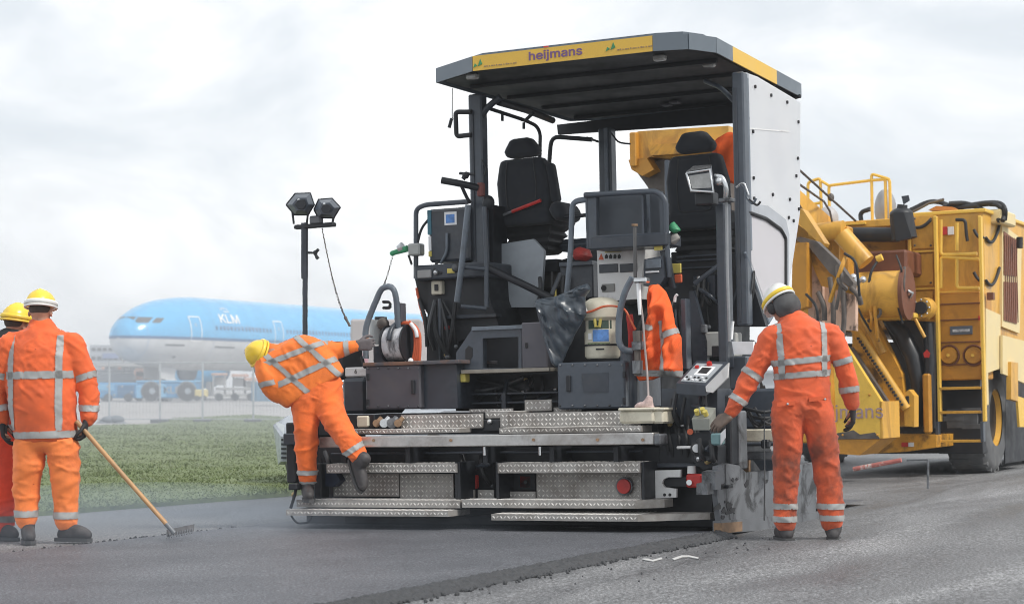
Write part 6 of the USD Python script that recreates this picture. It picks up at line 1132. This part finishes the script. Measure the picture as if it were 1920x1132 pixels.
q, Y = vehicle('ground_power_unit', 'blue equipment trailer with white lamps left of the aircraft tug', 'trailer', 170, 258, 750, 152)
bt = part(q, 'body', wb(172, 717, 256, 746, Y, 2.5, .08), tugb); part(bt, 'panel', wb(220, 722, 252, 742, Y - .04, .05, .01), M('tug_dark_blue', (.03, .14, .28), .4)); part(bt, 'panel', wb(180, 720, 214, 732, Y - .04, .05, .01), tugl)
for x, y in ((202, 724), (229, 724), (247, 735), (214, 740)): part(bt, 'lamp', wcyl(x, y, .09, Y - .08, .08, 10), litw)
for x in (202, 240): part(q, 'wheel', wcyl(x, 745, .32, Y - .1, .3), dkw, smooth=40)
q, Y = vehicle('service_truck', 'small grey service truck with orange beacons behind the blue trailer', 'truck', 172, 278, 748, 165)
bt = part(q, 'body', wb(180, 700, 275, 735, Y, 2.5, .1), fgrey); part(bt, 'cab', wb(250, 690, 276, 715, Y - .1, 2.4, .2), pinkw); part(bt, 'windscreen', wb(255, 697, 272, 705, Y - .14, .05, .01), glassd); part(bt, 'deck_rail', wb(176, 694, 250, 697, Y, .1, .01), fgrey)
for x in (193, 224, 252, 270): part(bt, 'beacon', wcyl(x, 690 if x < 230 else 708, .14, Y - .2, .15, 12), pinkw if x < 230 else litw)
for x in (195, 260): part(q, 'wheel', wcyl(x, 742, .42, Y - .12, .3), dkw, smooth=40)
q, Y = vehicle('baggage_loader', 'white and pink baggage loader frames under the airliner belly', 'loader', 396, 482, 749, 150)
for k, x in enumerate((398, 420, 436, 458, 472)): part(q, 'post', wb(x, 700, x + 3, 742, Y + k * .3, .15, .01), litw)
for x0, x1, y in ((396, 420, 699), (434, 460, 701), (458, 484, 708), (400, 480, 738), (404, 480, 726)): part(q, 'deck', wb(x0, y, x1, y + 5, Y, 2.0, .03), pinkw if y < 710 else litw)
for x0, x1, y0, y1 in ((402, 416, 706, 722), (438, 456, 708, 724), (462, 480, 714, 726), (386, 396, 715, 742)): part(q, 'cargo_panel', wb(x0, y0, x1, y1, Y + .4, 1.4, .03), litw)
for x in (410, 440, 470): part(q, 'wheel', wcyl(x, 744, .3, Y - .1, .3), dkw, smooth=40)
q, Y = vehicle('yellow_cart', 'small yellowish cart between the aircraft tug and the loader', 'cart', 366, 386, 749, 147)
part(q, 'body', wb(365, 730, 386, 744, Y, 1.2, .06), M('far_yellow', (.62, .52, .22), .5)); [part(q, 'wheel', wcyl(x, 746, .2, Y - .08, .2), dkw, smooth=40) for x in (369, 382)]
q, Y = vehicle('container', 'dull blue container on the apron beside the bending worker', 'container', 470, 548, 753, 118)
bt = part(q, 'box', wb(471, 716, 548, 752, Y, 2.4, .03), M('container_blue', (.13, .25, .36), .55, var=.1, scale=1)); [part(bt, 'rib', wb(471 + 9 * k, 718, 473 + 9 * k, 750, Y - .04, .05, .005), M('container_rib', (.10, .2, .3), .55) if 'container_rib' not in MATS else MATS['container_rib']) for k in range(9)]
q, Y = vehicle('box_truck', 'beige box truck seen from behind between the airliner and the paver', 'truck', 657, 790, 794, 60)
bt = part(q, 'box', wb(657, 598, 790, 755, Y, 6.0, .06), M('beige_box', (.34, .29, .275), .55, var=.05, scale=.5)); part(bt, 'door_frame', wb(721, 602, 724, 752, Y - .03, .04, .005), litw); part(bt, 'red_panel', wb(661, 662, 690, 690, Y - .04, .05, .01), M('far_red', (.42, .12, .15), .55)); part(bt, 'lower_trim', wb(657, 744, 790, 755, Y - .05, .06, .01), fgrey)
part(q, 'chassis', wb(662, 756, 786, 776, Y + .1, 7.4, .05), dkw); part(q, 'cab', wb(664, 640, 784, 760, Y + 6.1, 1.7, .15), litw)
for x in (676, 772): part(q, 'wheel', cyl(R(FW, x, 768, v=Y + .9) + [-.17, 0, .03], R(FW, x, 768, v=Y + .9) + [.17, 0, .03], .46, n=24), dkw, smooth=40)
# terminal building
q = thing('terminal_building', 'long pale grey airport building in the haze left of the airliner', 'building', base=R(FW, 215, 745, v=260))
bw = part(q, 'wall', wb(168, 646, 300, 743, 260, 25, .05), M('far_building', (.40, .42, .45), .7, var=.06, scale=.1)); 
for k in range(12): part(bw, 'window', wb(172 + k * 10.5, 668, 179 + k * 10.5, 674, 259.9, .12, .01), glassd)
for k in range(12): part(bw, 'window', wb(172 + k * 10.5, 652, 179 + k * 10.5, 657, 259.9, .12, .01), glassd)
part(q, 'canopy', wb(172, 681, 262, 687, 252, 8, .05), litw); part(q, 'fascia', wb(192, 662, 222, 672, 259.8, .1, .01), M('far_sign', (.22, .27, .42), .6)); part(q, 'gate_frame', [wb(228, 668, 231, 700, 256, 1, .02), wb(238, 668, 240, 700, 256, 1, .02), wb(228, 668, 240, 671, 256, 1, .02)], litw)
part(q, 'low_wing', wb(100, 690, 168.5, 743, 258, 20, .05), M('far_low_building', (.33, .36, .40), .7)); part(q, 'low_wing', wb(-60, 702, 100, 743, 259, 20, .05), MATS['far_low_building'])
q = thing('hangar', 'faint low hangar on the horizon behind the paver', 'building', base=R(FW, 1000, 743, v=300)); part(q, 'wall', wb(800, 700, 1480, 742, 300, 30, .1), MATS['far_building']); part(q, 'roof', wb(798, 694, 1482, 700.5, 299, 32, .1), fgrey); [part(q, 'hangar_door', wb(830 + 160 * k, 708, 930 + 160 * k, 741, 299.8, .3, .02), fgrey) for k in range(4)]
# site fence of open mesh panels on feet
YF = 61.0; fx = [-60, 15, 110, 205, 300, 380, 475, 570]; fence_m = M('fence_steel', (.42, .44, .46), .45, .5, var=.1)
fw = ('leftmost fence panel, mostly out of the picture', 'fence panel behind the worker with the rake', 'mesh fence panel just right of the worker with the rake', 'mesh fence panel in front of the aircraft tug', 'mesh fence panel before the yellowish cart', 'mesh fence panel before the loader frames', 'mesh fence panel beside the bending worker')
for k, (x0, x1) in enumerate(zip(fx[:-1], fx[1:])):
    p0, p1 = R(FW, x0 + .8, 795, v=YF), R(FW, x1 - .8, 795, v=YF); p0[2] = p1[2] = .05; H = 1.9; Z = np.array([0, 0, 1.0])
    q = thing('fence_panel', 'pale steel ' + fw[k], 'fence', 'site fence on the apron', base=(p0 + p1) / 2)
    for a_ in (p0, p1): part(q, 'post', tube([a_, a_ + Z * H], .021, 6), fence_m)
    for z in (.08, H - .03): part(q, 'rail', tube([p0 + Z * z, p1 + Z * z], .018, 6), fence_m)
    part(q, 'mesh_wires', [tube([p0 + Z * z, p1 + Z * z], .0025, 3) for z in np.arange(.3, H, .22)] + [tube([p0 + (p1 - p0) * t + Z * .08, p0 + (p1 - p0) * t + Z * (H - .03)], .0025, 3) for t in np.linspace(.06, .94, 14)], fence_m, kind='stuff')
    part(q, 'foot', box(p1 + [-.28, -.12, -.05], p1 + [.28, .12, .08], .03), M('fence_foot', (.10, .11, .12), .8) if 'fence_foot' not in MATS else MATS['fence_foot'])
for (x, y), lb in zip(((196, 795), (210, 796), (205, 787), (218, 786), (224, 796)), ('leftmost dark bag', 'middle dark bag in front', 'upper left dark bag', 'upper right dark bag', 'rightmost dark bag')):
    single('sandbag', ell(R(FW, x, y, v=60.2), (.26, .2, .13), 2), MATS.get('sandbag_grey') or M('sandbag_grey', (.15, .17, .19), .9, var=.2, scale=6), lb + ' in the heap at the fence foot beside the rake worker', 'sandbag', 'bags heaped at the fence foot', smooth=True)
# white paint marks on the old pavement
pm = M('road_paint', (.52, .52, .51), .6, var=.1, scale=30)
for pxs, lb in (([(1204, 1048), (1212, 1047), (1224, 1049.5), (1240, 1045), (1242, 1047), (1224, 1052), (1212, 1050)], 'small curved white paint mark on the pavement, left of the pair'), ([(1260, 1047), (1278, 1041), (1292, 1041), (1310, 1045), (1309, 1047), (1290, 1043.5), (1279, 1044), (1264, 1049)], 'small bent white paint mark on the pavement, right of the pair')):
    single('paint_mark', prism([P(x, y, z=.004)[:2] for x, y in pxs], 'z', .003, .007), pm, lb, 'paint mark', fr=FP)
# bluish asphalt fumes: soft closed volumes over the hot lane and the verge
fum = usdkit.material(stage, '/World/Looks/asphalt_fumes', {'v': ('principled_volume', {'color': (.90, .94, 1.0), 'density': .012, 'anisotropy': .2})}, volume='v.volume')
fum2 = usdkit.material(stage, '/World/Looks/thin_fumes', {'v': ('principled_volume', {'color': (.72, .84, 1.0), 'density': .10, 'anisotropy': .2})}, volume='v.volume')
def cloud(c_, r_, zmin):                     # a soft low cloud, flat where it rests on the ground
    k = ell(c_, r_, 4); k.vertices[:, 2] = np.maximum(k.vertices[:, 2], zmin); return k
single('asphalt_fumes', cloud((-9.5, 38.0, .6), (9.0, 20.0, 4.6), .10), fum, 'pale fumes drifting over the grass verge at left', 'fumes', kind='stuff', smooth=True)
for c_, r_ in ((P(640, 985, v=.15), (1.1, .5, .22)), (P(880, 990, v=.2), (.8, .4, .2)), (P(200, 1000, v=-.3), (2.3, 2.2, .34))): c_[2] = MAT + .02; single('asphalt_fumes', cloud(c_, r_, MAT + .006), fum2, 'thin bluish fumes low over the hot fresh asphalt', 'fumes', kind='stuff', fr=FP, smooth=True)
